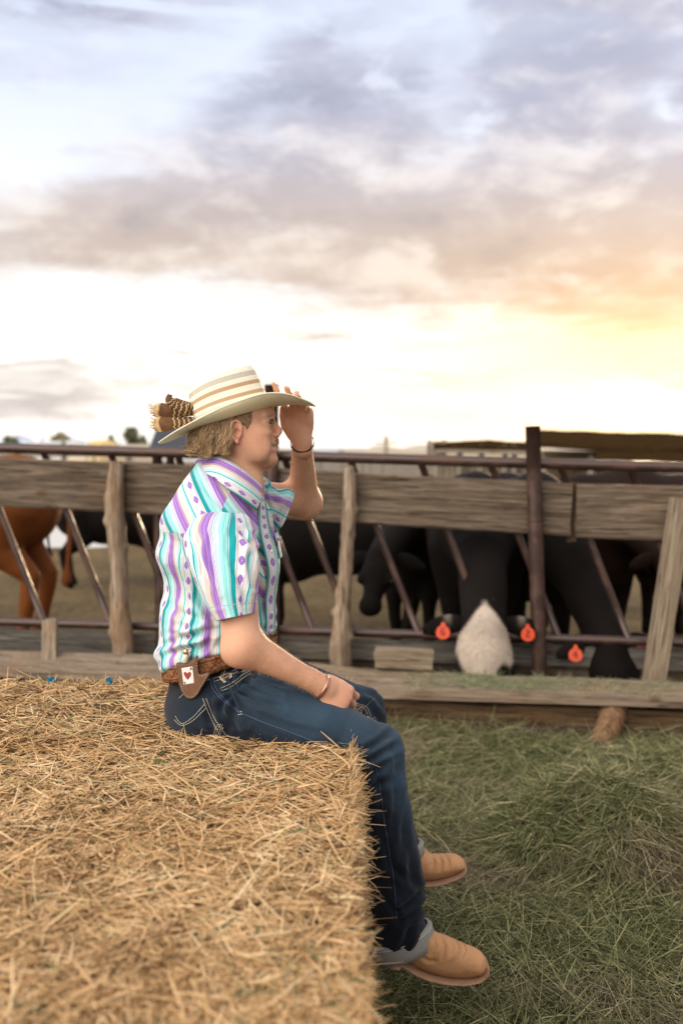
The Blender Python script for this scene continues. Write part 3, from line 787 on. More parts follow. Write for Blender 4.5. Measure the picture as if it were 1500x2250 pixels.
# ---------------------------------------------------------------- distance
def at(px, py, Y): return P(px, py, Y)
def build_far():
    # hills
    def ridge(name, Y, pts, m):
        q = catmull(np.array(pts, float), 8); top = P(q[:, 0], q[:, 1], Y)
        top[:, 2] += np.abs(snoise(top, .02, 4))*Y*.0004
        n = len(top); V = np.stack([top*[1, 1, 0]-[0, 30, 2], top*[1, 1, .5]-[0, 10, 0], top, top*[1, 1, 0]+[0, 80, -2]], 1)
        o = mesh(name, V, grid_faces(n, 4, False), m); tag(o, kind='structure')
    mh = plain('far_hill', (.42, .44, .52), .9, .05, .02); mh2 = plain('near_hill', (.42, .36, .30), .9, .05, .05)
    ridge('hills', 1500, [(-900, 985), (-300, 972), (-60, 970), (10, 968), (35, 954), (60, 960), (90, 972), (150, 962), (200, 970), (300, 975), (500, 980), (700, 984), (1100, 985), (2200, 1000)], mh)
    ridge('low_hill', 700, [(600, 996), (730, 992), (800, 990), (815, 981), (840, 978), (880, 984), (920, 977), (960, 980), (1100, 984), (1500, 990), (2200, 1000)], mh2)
    # barn
    bt = empty('barn', at(1400, 1060, 26)*[1, 1, 0]); tag(bt, 'long dark barn with sagging brown roof behind the cattle', 'barn')
    mw = mat('barn_wood', wood_fn((.05, .035, .02), (.14, .10, .06), (.24, .18, .12), axis=2), .9)
    mr = mat('barn_roof', wood_fn((.010, .006, .002), (.035, .020, .008), (.08, .048, .020), axis=0), .95)
    mr.node_tree.nodes['Principled BSDF'].inputs['Specular IOR Level'].default_value = 0; mw.node_tree.nodes['Principled BSDF'].inputs['Specular IOR Level'].default_value = 0
    Y = 26.0
    def prism(name, xl, xr, ytl, ytr, ybl, ybr, Yf, Yb, m, par, th=.18, seed=0):
        """sloping roof sheet: front eave (lower) and back ridge (upper)"""
        n = 90; t = np.linspace(0, 1, n); X = xl+(xr-xl)*t
        r_ = P(X, ytl+(ytr-ytl)*t, Yb); e_ = P(X, ybl+(ybr-ybl)*t, Yf)
        r_[:, 2] += .05*snoise(r_, .9, seed+1)+.04*snoise(r_, 4.0, seed+7); e_[:, 2] += .035*snoise(e_, 1.5, seed+2)
        V = np.stack([e_, e_*.66+r_*.34, e_*.33+r_*.67, r_, r_-[0, 0, th], e_-[0, 0, th]], 1)
        F = [tuple(f) for f in grid_faces(n, 6)]+[tuple(range(6)), tuple(range((n-1)*6, n*6))[::-1]]
        return mesh(name, V.reshape(-1, 3), F, m, par, False)
    prism('roof', 1182, 2100, 944, 972, 976, 1000, 24, 29, mr, bt, .12, 3)
    prism('lean_to_roof', 1310, 2100, 992, 1000, 1005, 1022, 21.6, 24.1, mr, bt, .10, 4)
    def wallbox(name, xl, xr, ytop, Y0, Y1, m, par):
        a = P(xl, ytop, Y0); b = P(xr, ytop, Y0); mb = MB(); zt = a[2]
        mb.box(((a[0]+b[0])/2, (Y0+Y1)/2, zt/2), (b[0]-a[0], Y1-Y0, zt)); return mb.build(name, m, par, False)
    wallbox('wall', 1196, 2080, 990, 27.5, 28.8, mw, bt)
    for x in (1196, 1300, 1365, 1480, 1600): 
        a = P(x, 1000, 23.9); pipe('roof_post', a*[1, 1, 0], a+[0, 0, -.02], .07, bt, 'post_w')
    for x in (1365, 1500): 
        a = P(x, 1018, 21.7); pipe('roof_post', a*[1, 1, 0], a, .06, bt, 'post_w')
    # plank shed
    sh = empty('plank_shed', at(1000, 1060, 18)*[1, 1, 0]); tag(sh, 'weathered open plank shed with pale corner wall left of the barn', 'shed')
    ms = mat('shed_wood', wood_fn((.09, .07, .05), (.22, .18, .14), (.36, .30, .24), axis=2), .9)
    # side wall of upright boards
    k = 0
    for x in range(938, 1160, 11):
        k += 1
        yt = 968+random.uniform(-2, 3) if x < 975 else 1006+random.uniform(-3, 4)
        a = P(x, yt, 17.0); b = P(x+9.5, yt, 17.0); mb = MB(); mb.box(((a[0]+b[0])/2, 17.0+random.uniform(-.02, .02), a[2]/2), (b[0]-a[0], .04, a[2]))
        mb.build('wall_board', ms, sh, False)
    prism('roof', 952, 1172, 968, 968, 976, 977, 16.6, 20, mr, sh, .10, 8)
    prism('roof_beam', 955, 1172, 984, 986, 990, 992, 16.55, 16.8, ms, sh, .05, 9)
    for x in (960, 1010, 1058, 1110, 1130): 
        a = P(x, 976, 16.8); pipe('roof_post', a*[1, 1, 0], a, .05, sh, 'post_w')
    # building, trailer, stack, pole
    mdk = plain('dark_metal_roof', (.030, .032, .036), .6); mwh = plain('pale_paint', (.62, .62, .63), .5, .04); mtan = plain('straw_wall', (.80, .60, .30), .8)
    ds = empty('dark_shed', at(370, 990, 40)*[1, 1, 0]); tag(ds, 'charcoal pitched shed behind the brim of the hat', 'shed')
    a, b, c, d = P(326, 985, 38), P(470, 985, 38), P(452, 940, 42), P(345, 936, 42)
    a2, b2 = a+[0, 8, 0], b+[0, 8, 0]
    mesh('roof', [a, b, c, d, a2, b2], [(0, 1, 2, 3), (3, 2, 5, 4), (0, 3, 4), (1, 5, 2)], mdk, ds, False)
    mb = MB(); w = (b-a)[0]-.3; mb.box(((a+b)[0]/2, 42, a[2]/2-.02), (w, 7.6, a[2]-.04)); mb.build('wall', mwh, ds, False)
    def house(name, x0, x1, yt, Y, m, label, cat, roofm=None):
        rt = empty(name, P((x0+x1)/2, yt, Y)*[1, 1, 0]); tag(rt, label, cat)
        a, b = P(x0, yt, Y), P(x1, yt, Y); w = b[0]-a[0]; z = a[2]; mb = MB(); mb.box(((a+b)[0]/2, Y+2, z*.44), (w, 4, z*.88)); mb.build('wall', m, rt, False)
        o = a*[1, 1, 0]; zt = z*.88; hw = .15
        V = [(a[0]-hw, Y-hw, zt), (b[0]+hw, Y-hw, zt), (b[0]+hw, Y+4+hw, zt), (a[0]-hw, Y+4+hw, zt), (a[0]+.2, Y+2, z), (b[0]-.2, Y+2, z)]
        mesh('roof', V, [(0, 1, 5, 4), (2, 3, 4, 5), (1, 2, 5), (3, 0, 4), (3, 2, 1, 0)], roofm or m, rt, False)
        mb = MB(); mb.box((a[0]+w*.5, Y-.03, z*.40), (w*.12, .08, z*.5)); mb.build('door', mdk, rt, False)
    house('farm_building', 60, 150, 966, 60, mwh, 'low pale farm building below the round yellow green tree', 'farm building')
    house('farm_building', 236, 330, 976, 55, plain('tan_paint', (.45, .36, .26), .7), 'low tan farm building left of the charcoal shed', 'farm building')
    house('farm_building', -120, 40, 975, 70, plain('grey_paint', (.40, .38, .36), .7), 'long grey farm building at the left edge', 'farm building')
    house('farm_building', 655, 745, 988, 65, plain('grey_blue_paint', (.34, .37, .40), .7), 'low blue grey farm building behind the raised arm', 'farm building')
    house('straw_stack', 192, 220, 964, 58, mtan, 'golden straw stack glowing above the top rail', 'straw stack')
    pt = empty('utility_pole', P(848, 1000, 90)*[1, 1, 0]); tag(pt, 'thin utility pole standing on the horizon left of the plank shed', 'utility pole')
    tp = P(848, 958, 90); pipe('pole', tp*[1, 1, 0], tp, .16, pt, 'post_w'); pipe('crossbar', tp+[-1, 0, -.6], tp+[1, 0, -.6], .07, pt, 'post_w')
    pt = empty('utility_pole', P(139, 990, 60)*[1, 1, 0]); tag(pt, 'brown wooden pole beside the round yellow green tree', 'utility pole')
    tp = P(139, 952, 60); pipe('pole', tp*[1, 1, 0], tp, .13, pt, 'post_w')
    # trees
    ml = mat('leaves', lambda t, b: ramp(attr(t, 'tint'), [(0, (.045, .055, .018)), (.5, (.12, .13, .035)), (1, (.24, .22, .06))]), .7)
    ml2 = mat('dark_leaves', lambda t, b: ramp(attr(t, 'tint'), [(0, (.06, .07, .045)), (.5, (.13, .14, .09)), (1, (.22, .21, .13))]), .7)
    def tree(px, yt, wpx, Y, m, label, seed):
        r = np.random.default_rng(seed); top = P(px, yt, Y); g = top*[1, 1, 0]; w = wpx/FPX*Y/2; h = top[2]
        rt = empty('tree', g); tag(rt, label, 'tree', 'trees on the horizon')
        mb = MB(); mb.tube([g, g+[.02*h, 0, h*.35], g+[0, 0, h*.7]], [.045*h, .035*h, .015*h], 8)
        for a in range(5):
            an = a*1.26; mb.tube([g+[0, 0, h*(.3+.05*a)], g+[np.cos(an)*w*.5, np.sin(an)*w*.5, h*(.55+.05*a)]], [.02*h, .008*h], 6)
        mb.build('trunk', M['post_w'], rt)
        n = 2600; cl = r.normal(size=(26, 3))*.42; cl[:, 2] = np.clip(cl[:, 2], -.75, .8)
        ci = r.integers(0, 26, n); q = cl[ci]+r.normal(size=(n, 3))*.17
        c = g+[0, 0, h*.62]; pos = c+q*[w*1.0, w*1.0, h*.36]; pos[:, 2] = np.minimum(pos[:, 2], h*1.0)
        s = h*.045; u = r.normal(size=(n, 3)); v = np.cross(u, r.normal(size=(n, 3))); u /= np.linalg.norm(u, axis=1)[:, None]; v /= np.linalg.norm(v, axis=1)[:, None]
        V = np.stack([pos-u*s, pos-v*s*.6, pos+u*s, pos+v*s*.6], 1).reshape(-1, 3)
        mesh('crown', V, np.arange(4*n).reshape(n, 4), m, rt, False, attrs={'tint': np.repeat(np.clip(r.random(n)*.5+r.random(26)[ci]*.5, 0, 1), 4)})
    tree(127, 943, 46, 62, ml, 'round yellow green tree above the low pale building', 1)
    tree(292, 940, 34, 80, ml2, 'tall grey green tree left of the charcoal shed', 2)
    tree(245, 957, 26, 85, ml, 'small green tree right of the golden straw stack', 3)
    tree(20, 957, 44, 75, ml2, 'grey bushy tree at the left edge of the horizon', 4)
    tree(748, 987, 24, 90, ml, 'small dark bush shaped tree left of the low hill', 5)
    tree(70, 975, 30, 95, ml2, 'low hazy tree between the left tree and the pale building', 6)
    tree(318, 952, 26, 75, ml2, 'short grey tree touching the charcoal shed', 7)
    # corral rails and a white trough between, seen over the plank
    mcor = plain('corral_wood', (.22, .19, .16), .9)
    cf = empty('corral_fence', P(840, 1040, 14)*[1, 1, 0]); tag(cf, 'grey upright board corral fence beyond the pen', 'fence')
    for i, x in enumerate(np.arange(600, 936, 9.0)):
        a = P(x, 1003+random.uniform(-2, 3), 20.0); mb = MB(); mb.box((a[0], 20+random.uniform(-.03, .03), a[2]/2), (.075, .04, a[2])); mb.build('board', mcor, cf, False)
    cf = empty('corral_fence', P(100, 1010, 22)*[1, 1, 0]); tag(cf, 'grey rail corral fence beyond the pen at the left', 'fence')
    for y in (1000, 1018, 1040):
        beam('rail', P(-300, y-8, 22), P(560, y+4, 22), (0, 0, 1), .12, .05, mcor, cf, nseg=30, seed=y)
    for x in np.arange(-280, 560, 105): a = P(x, 992, 21.95); pipe('post', a*[1, 1, 0], a, .06, cf, 'post_w')
    tr = empty('water_trough', P(150, 1130, 14)*[1, 1, 0]); tag(tr, 'pale water trough in the pen between the red and the black cattle', 'trough')
    a, b = P(90, 1118, 14.6), P(232, 1118, 14.6); V, F = [], []
    w = b[0]-a[0]; z = a[2]; mb = MB()
    for (cx, cy, sx, sy) in ((0, -.35, w, .06), (0, .35, w, .06), (-w/2+.03, 0, .06, .64), (w/2-.03, 0, .06, .64)): mb.box(((a+b)[0]/2+cx, 15+cy, z/2), (sx, sy, z))
    mb.build('tank', mwh, tr, False); mb = MB(); mb.box(((a+b)[0]/2, 15, z*.8), (w-.14, .62, .02)); mb.build('water', plain('water', (.2, .22, .24), .08), tr, False)
M['post_w'] = plain('old_post_wood', (.22, .18, .14), .9)
build_far()
# ---------------------------------------------------------------- person
def stripes(t, su, sv, k=1.0):
    """woven stripe pattern: su across the stripes (0..1 repeat), sv along them"""
    f = su.m('FRACT')
    wh = (.64, .64, .65); cr = (.60, .54, .49); te = (.0, .27, .29); mi = (.30, .66, .64); mi2 = (.52, .78, .76); pu = (.29, .14, .46); pu2 = (.44, .28, .60); mv = (.42, .25, .24); dk = (.10, .05, .16)
    st = [(0, wh), (.02, mv), (.03, wh), (.155, mv), (.165, wh), (.185, te), (.275, wh), (.285, te), (.295, mi), (.345, (.20, .55, .55)), (.36, mi), (.40, mi2), (.45, mi), (.47, wh), (.49, dk), (.497, wh), (.515, pu2), (.53, wh),
          (.545, pu), (.60, pu2), (.61, pu), (.675, pu2), (.69, mv), (.715, cr), (.80, wh), (.845, mv), (.855, wh), (.875, mi), (.91, te), (.93, mi2), (.955, wh)]
    c = ramp(f, st, 'CONSTANT')
    # diamonds in the white band
    dx = (f-.093)*10.5; dy = ((sv*2.6).m('FRACT')-.5)*2.1
    a = dx.m('ABSOLUTE'); b = dy.m('ABSOLUTE')
    d = a+b
    dm = sstep(d, .70, .64)*sstep(a.m('MAXIMUM', b), .56, .51); hole = sstep(d, .05, .10)
    c = mix(dm*hole, c, pu)
    # weave
    w = noise(t, uvc(t), 420, 2)
    return mix(.16, c, mix(w, (.25, .25, .25), (1, 1, 1)), 'MULTIPLY')
def f_shirt(t, b):
    x, y, _ = sep(uvc(t)); c = stripes(t, x, y)
    n = noise(t, objc(t), 26, 4); bump(t, b, n, .5, .006)
    b.inputs['Sheen Weight'].default_value = .15
    return c
M['shirt'] = mat('striped_cotton', f_shirt, .85)
SKIN = (.60, .335, .225)
def f_skin(t, b):
    o = objc(t); n = noise(t, o, 22, 5); n2 = noise(t, o, 180, 3); red = attr(t, 'red'); beard = attr(t, 'beard')
    bump(t, b, n2*.6+noise(t, o, 60, 4)*.8, .35, .002)
    c = mix(n, (.52, .265, .160), (.65, .365, .240))
    c = mix(sstep(noise(t, o, 260, 2), .62, .72)*.25, c, (.42, .20, .12))
    c = mix(sstep(noise(t, o, 9, 5, .6), .45, .68)*.35, c, (.56, .27, .18)); c = mix(sstep(noise(t, o, 60, 4), .56, .68)*.18, c, (.74, .47, .34))
    c = mix((red*.55).clamp(), c, (.60, .20, .15))
    c = mix((beard*.30).clamp(), c, (.36, .20, .11))
    return c
M['skin'] = mat('skin', f_skin, .5, Subsurface_Weight=.08, Subsurface_Radius=(.010, .004, .002), Subsurface_Scale=1.0)
def f_denim(t, b):
    o = objc(t); n = noise(t, o, 8, 4); w = noise(t, mapping(o, (30, 30, 4)), 18, 4, .7); fine = noise(t, o, 700, 2); wash_shade = attr(t, 'wash_shade')
    bump(t, b, w*.6+fine*.4+noise(t, o, 30, 4)*.8, .35, .005)
    c = mix((wash_shade*1.0+(w-.5)*1.5*wash_shade+(n-.5)*.45-.05).clamp(), (.0022, .0030, .0075), (.028, .054, .084))
    return mix(.35, c, mix(fine, (.3, .3, .3), (1.5, 1.5, 1.5)), 'MULTIPLY')
M['denim'] = mat('denim', f_denim, .82, Sheen_Weight=.1)
M['cuff'] = mat('inner_denim', lambda t, b: mix(noise(t, objc(t), 420, 3, .8), (.105, .100, .090), (.35, .335, .31)), .9)
M['thread'] = plain('pale_thread', (.52, .46, .36), .8)
M['toe_thread'] = plain('tan_thread', (.30, .16, .08), .8)
M['thread2'] = plain('blue_thread', (.05, .07, .11), .8)
def f_leather(t, b):
    o = objc(t); v = node(t, 'ShaderNodeTexVoronoi', 0, {'Vector': o, 'Scale': 70.0}); n = noise(t, o, 90, 4, .6, 2.0)
    bump(t, b, v+n, .9, .004)
    return mix(sstep(n, .35, .6), (.10, .035, .014), (.30, .125, .055))
M['leather'] = mat('tooled_leather', f_leather, .5)
def f_boot(t, b):
    o = objc(t); n = noise(t, o, 14, 5); n2 = noise(t, o, 130, 3); bump(t, b, n2*.4+noise(t, o, 34, 4, .5, .8), .35, .004)
    c = mix(n, (.36, .175, .075), (.53, .29, .145)); d = noise(t, o, 40, 6, .7)
    return mix(sstep(d, .55, .70)*.45, c, (.20, .11, .06))
M['boot'] = mat('tan_leather', f_boot, .6)
M['sole'] = mat('boot_sole', lambda t, b: mix(noise(t, objc(t), 60, 4), (.26, .14, .085), (.42, .26, .17)), .6)
def f_hair(t, b):
    return ramp(attr(t, 'tint'), [(0, (.06, .034, .016)), (.4, (.21, .120, .052)), (.75, (.40, .245, .110)), (1, (.64, .44, .24))])
M['hair'] = mat('hair', f_hair, .45)

YM = 2.62                       # depth of the middle of the body
def grp(name): return name
person = empty('person', P(470, 1630, YM)*[1, 1, 0]+[0, 0, BZ])
tag(person, 'person in straw hat, striped shirt and jeans sitting on the straw bale', 'person')

# frames for the two hands
def frame(F, N):
    F = np.array(F, float); F /= np.linalg.norm(F); N = np.array(N, float); N -= F*(N@F); N /= np.linalg.norm(N); return F, N
def hand(fd, Wp, F, N, S, curls, sc=1.0, thumb=None, spread=(.10, .03, -.04, -.10), lens=(1.0, 1.08, 1.0, .8), nails=None, k=.006):
    """F towards fingers, N back of the hand, S thumb side; curls: bend angles per finger"""
    Wp = np.array(Wp)
    Mx = np.stack([F, S, N])
    fd.cone(Wp-F*.03, Wp+F*.02, .025*sc, .026*sc, .015)
    fd.ell(Wp+F*.045*sc, (.050*sc, .042*sc, .0165*sc), Mx, .012)
    fd.ell(Wp+F*.072*sc-S*.004, (.026*sc, .042*sc, .014*sc), Mx, .010)
    fd.ell(Wp+F*.035*sc+S*.020*sc-N*.010, (.036*sc, .018*sc, .018*sc), Mx, .012)
    offs = [.031, .0105, -.010, -.029]
    for i in range(4):
        base = Wp+F*(.088-.004*abs(i-1))*sc+S*offs[i]*sc-N*.002
        p = base; ang = 0; L = np.array([.044, .026, .021])*lens[i]*sc; rr = np.array([.0100, .0088, .0080, .0066])*sc*(.92 if i == 3 else 1)
        sd = S*math.sin(spread[i])+F*math.cos(spread[i]); pts = [base-F*.03*sc, p]
        for j in range(3):
            ang += curls[i][j]; d = sd*math.cos(ang)-N*math.sin(ang); p = p+d*L[j]; pts.append(p)
        for j in range(4): fd.cone(pts[j], pts[j+1], rr[max(j-1, 0)] if j else .011*sc, rr[j], k if j else .010)
        # knuckle
        fd.ell(base+N*.004, (.010*sc, .008*sc, .008*sc), Mx, .008)
        if nails is not None:
            tip = pts[-1]-(pts[-1]-pts[-2])*.25; up = np.cross(S, d); up = N*math.cos(ang)+sd*math.sin(ang); nails.append((tip+up*rr[3]*.9, d, up))
    if thumb:
        q = [Wp+F*.020*sc+S*.024*sc-N*.008*sc]
        for v, l in thumb: v = np.array(v, float); d = F*v[0]+S*v[1]+N*v[2]; d /= np.linalg.norm(d); q.append(q[-1]+d*l*sc)
        fd.chain(q, [.016*sc, .0125*sc, .0105*sc, .0085*sc][:len(q)], .009)

# joints
SHN, ELN, WRN = P(500, 1195, 2.44), P(533, 1418, 2.36), P(700, 1503, 2.42)
SHF, ELF, WRF = P(585, 1095, 2.84), P(667, 1101, 2.98), P(663, 968, 2.76)

def build_body():
    lo = P(400, 1600, 2.2); lo = np.array([-.42, 2.22, .72]); hi = np.array([.10, 3.10, 1.80])
    fd = Field(lo, hi, .0034)
    # head: sagittal outline blown up to a head's width
    fd.inflate([(560, 850), (592, 872), (601, 893), (603, 908), (599, 917), (596.5, 924), (598, 932), (600, 945), (602, 957), (605, 964), (608.5, 971), (609, 976), (604.5, 981), (607.5, 985), (608.5, 991), (603.5, 997), (606, 1004), (607.5, 1010), (603, 1019), (592, 1026), (573, 1030), (550, 1024), (528, 1012), (505, 1000), (478, 985), (455, 965), (440, 930), (440, 885), (462, 850), (510, 832)], YM, .074, .085, .012)
    # narrow the face towards the front, hollow the eye sockets
    for s in (-1, 1):
        fd.ell(P(606, 985, YM)+[.020, s*.066, 0], (.055, .028, .075), None, .020, 'sub')
        fd.ell(P(601, 926, YM)+[.004, s*.033, -.002], (.016, .017, .011), None, .014, 'sub')
        fd.ell(P(590, 928, YM)+[-.002, s*.032, .0], (.0105, .0125, .0110), None, .003)
        fd.cone(P(597, 914, YM)+[.001, s*.012, 0], P(590, 915, YM)+[-.006, s*.047, 0], .0072, .006, .012)  # brow ridge
        fd.ell(P(577, 951, YM)+[0, s*.046, 0], (.026, .018, .014), None, .022)                # cheekbone
        fd.ell(P(572, 985, YM)+[0, s*.050, 0], (.03, .014, .03), None, .022)
        fd.ell(P(608, 956, YM)+[0, s*.0105, 0], (.0095, .0070, .0062), None, .005)           # nostril wing
        fd.ell(P(609, 960, YM)+[.001, s*.006, -.001], (.004, .0026, .003), None, .003, 'sub')
    fd.cone(P(596.5, 921, YM)+[-.002, 0, 0], P(612, 945, YM), .0072, .0088, .008)
    fd.ell(P(611.5, 947.5, YM), (.0100, .0100, .0085), None, .006)
    fd.cone(P(611, 951, YM), P(604, 962, YM), .0065, .006, .006)
    for s in (-1, 1):
        fd.cone(P(606.5, 976.5, YM)+[0, 0, 0], P(601, 979, YM)+[-.004, s*.019, 0], .0052, .0025, .004)
        fd.cone(P(605.8, 987, YM)+[0, 0, 0], P(600, 984, YM)+[-.004, s*.018, 0], .0062, .0028, .004)
    fd.cone(P(604, 981.3, YM)+[.006, -.022, 0], P(604, 981.3, YM)+[.006, .022, 0], .0018, .0018, .003, 'sub')
    fd.ell(P(591, 1010, YM)+[.0, 0, 0], (.018, .020, .016), None, .02)
    for s in (-1, 1):
        fd.cone(P(601, 923.5, YM)+[-.001, s*.018, 0], P(588, 926.5, YM)+[-.004, s*.046, 0], .0052, .0048, .004)
        fd.cone(P(600, 933.5, YM)+[-.003, s*.020, 0], P(589, 931, YM)+[-.005, s*.045, 0], .0045, .0045, .004)
    # ears
    for s in (-1, 1):
        c = P(528, 950, YM)+[0, s*.072, 0]
        E = lambda u, v, w: c+np.array([u, s*(w+.006+u*-.30), v])
        fd.ell(c+[-.001, s*.004, .002], (.0135, .0050, .0270), None, .003)
        ring_ = [(.0095, .004), (.0115, .014), (.0075, .0245), (-.002, .0295), (-.0115, .0255), (-.0160, .014), (-.0155, .0), (-.0115, -.012), (-.0055, -.021), (.0005, -.0255)]
        fd.chain([E(u, v, .0045) for u, v in ring_], [.0036]*8+[.0048, .0062], .0025)
        fd.chain([E(-.002, .018, .0032), E(-.0085, .006, .0036), E(-.0065, -.007, .0032), E(.002, -.013, .003)], [.0026, .003, .003, .0024], .002)
        fd.ell(E(.0085, -.004, .004), (.0038, .0042, .0062), None, .0025)
        fd.ell(E(.001, -.001, .003), (.0075, .0065, .0090), None, .002, 'sub')
    # neck, torso core
    fd.cone(P(518, 985, YM), P(504, 1085, YM), .054, .060, .03)
    fd.cone(P(550, 1016, YM), P(540, 1062, YM+.0), .023, .024, .02)
    fd.cone(P(528, 985, YM-.045), P(552, 1062, YM-.02), .016, .014, .022)
    fd.cone(P(548, 1062, YM-.02), P(510, 1090, YM), .03, .06, .03)
    fd.chain([P(505, 1090, YM), P(480, 1200, YM), P(480, 1330, YM), P(475, 1480, YM)], [.08, .105, .11, .11], .04)
    fd.cone(P(505, 1110, YM), SHN+[0, .03, -.02], .07, .045, .04); fd.cone(P(505, 1110, YM), SHF+[-.02, -.02, -.03], .07, .045, .04)
    # near arm
    fd.chain([SHN, SHN*.45+ELN*.55, ELN], [.034, .041, .040], .04)
    up = SHN*.35+ELN*.65; fd.ell(up+[.006, -.004, 0], (.032, .036, .07), None, .04)
    fd.chain([ELN, ELN*.70+WRN*.30, ELN*.35+WRN*.65, WRN], [.0405, .0395, .0305, .0245], .04)
    fd.ell(ELN+[-.016, .0, -.020], (.024, .024, .022), None, .04)
    F, N = frame(P(762, 1541, 2.44)-WRN, (-.12, -.80, .55)); Sd = np.cross(N, F)
    hand(fd, WRN+F*.004, F, N, Sd, [(.62, 1.1, .8), (.72, 1.15, .8), (.80, 1.15, .8), (.9, 1.15, .8)], .93, thumb=[((.75, .45, -.55), .034), ((.85, .05, -.6), .030), ((.8, -.2, -.7), .022)])
    # far arm, raised
    fd.chain([SHF, SHF*.5+ELF*.5, ELF], [.048, .046, .044], .04)
    fd.ell(ELF+[.010, .0, -.012], (.032, .034, .032), None, .04)
    fd.chain([ELF, ELF*.72+WRF*.28, ELF*.35+WRF*.65, WRF], [.0415, .0405, .0330, .0258], .04)
    F, N = frame((-.14, -.16, 1), (.1, 1, .2)); Sd = -np.cross(N, F)
    if Sd[0] > 0: Sd = -Sd
    hand(fd, WRF+F*.004, F, N, Sd, [(.04, .10, .1), (.34, .5, .4), (.42, .65, .5), (.85, .9, .5)], .95,
         thumb=[((.75, .42, -.45), .034), ((1, .06, -.1), .030), ((1, -.10, .2), .022)], spread=(.30, .06, -.02, -.12))
    V, Q = fd.mesh(2)
    N_ = vnormals(V, Q)
    V = V+N_*(.0006*snoise(V, 70, 4))[:, None]
    def near(px, py, dy, r): return np.exp(-(np.linalg.norm((V-(P(px, py, YM)+[0, dy, 0]))/np.array(r), axis=1))**2)
    red = near(525, 951, -.08, (.022, .03, .036))*.9+near(525, 951, .08, (.02, .03, .035))*.9+near(612, 948, 0, (.014, .02, .012))*.6+near(606, 977, 0, (.006, .02, .004))*1.0+near(606, 988, 0, (.006, .018, .005))*1.1+near(575, 960, -.06, (.03, .03, .02))*.35
    for e in (ELN+[-.02, 0, -.02], ELF+[.02, 0, -.02]): red += .45*np.exp(-(np.linalg.norm(V-e, axis=1)/.035)**2)
    kn = WRN+(P(765, 1541, 2.44)-WRN)*.9; red += .5*np.exp(-(np.linalg.norm(V-kn, axis=1)/.035)**2)
    beard = near(585, 1012, -.03, (.045, .06, .022))+near(556, 1000, -.06, (.03, .05, .03))*.7
    o = mesh('body', V, Q, M['skin'], person, attrs={'red': red, 'beard': beard})
    # fine hair on both forearms
    hr = np.random.default_rng(12)
    dA = np.minimum(*[np.linalg.norm(V-(a_+np.clip(((V-a_)@(b_-a_))/((b_-a_)@(b_-a_)), .05, .85)[:, None]*(b_-a_)), axis=1) for a_, b_ in ((ELN, WRN), (ELF, WRF))])
    k = np.where(dA < .052)[0]; k = hr.choice(k, 2600); tg_ = np.where((V[k, 1] < 2.6)[:, None], WRN-ELN, WRF-ELF)
    Vh, Fh, Th = strands(V[k], N_[k]*.55+tg_/.3*.6+hr.normal(size=(2600, 3))*.25, hr.uniform(.005, .011, 2600), .00032, .3, 2, 4, hr.uniform(.7, 1, 2600))
    mesh('arm_hair', Vh, Fh, M['hair'], person, attrs={'tint': Th})
    return V, Q
bodyV, bodyQ = build_body()
body_bvh = bvh_of(bodyV, bodyQ)

def build_face_bits():
    dark = plain('dark_iris', (.05, .035, .025), .15); wht = plain('shaded_eye_white', (.11, .085, .07), .4)  # eye whites painted dark, standing in for shade under the hat brim
    for s in (-1, 1):
        c = P(593.6, 928, YM)+[-.0005, s*.0325, 0]
        mb = MB(); th = np.linspace(0, 2*np.pi, 14, endpoint=False); rows = []
        for a in np.linspace(0.01, np.pi-.01, 9): rows.append(c+np.stack([.0085*np.sin(a)*np.cos(th), .0115*np.sin(a)*np.sin(th), .0062*np.cos(a)+0*th], -1))
        mb.add(np.concatenate(rows), [tuple(f) for f in grid_faces(9, 14)]); mb.build('eye', wht, person)
        mb = MB(); rows = [c+[.0040, s*.0, 0]+np.stack([.0075+0*th, r_*np.cos(th), r_*np.sin(th)], -1) for r_ in (.0005, .005)]
        mb.add(np.concatenate(rows), [tuple(f) for f in grid_faces(2, 14)]); mb.build('iris', dark, person, thick=.0012)
        # lashes and lid line
        q = [P(601, 925, YM)+[.001, s*.022, .0], P(599.5, 922.5, YM)+[.001, s*.033, .001], P(590, 927, YM)+[-.002, s*.044, .0]]
        mb = MB(); mb.tube(catmull(q, 5), .0011, 6); mb.build('eyelashes', plain('lash', (.05, .03, .02), .8), person)
def strand_curves(curves, rad, tints, name, par, m='hair', seg=3):
    Vs, Fs, Ts, n = [], [], [], 0
    for c, r_, t_ in zip(curves, rad, tints):
        k = len(c); V, F = tube(c, r_*np.interp(np.linspace(0, 1, k), [0, .3, .8, 1], [.9, 1, .8, .25]), seg, False)
        Vs.append(V); Fs.append(np.array(F)+n); Ts.append(np.full(len(V), t_)); n += len(V)
    return mesh(name, np.concatenate(Vs), np.concatenate(Fs), M[m], par, attrs={'tint': np.concatenate(Ts)})
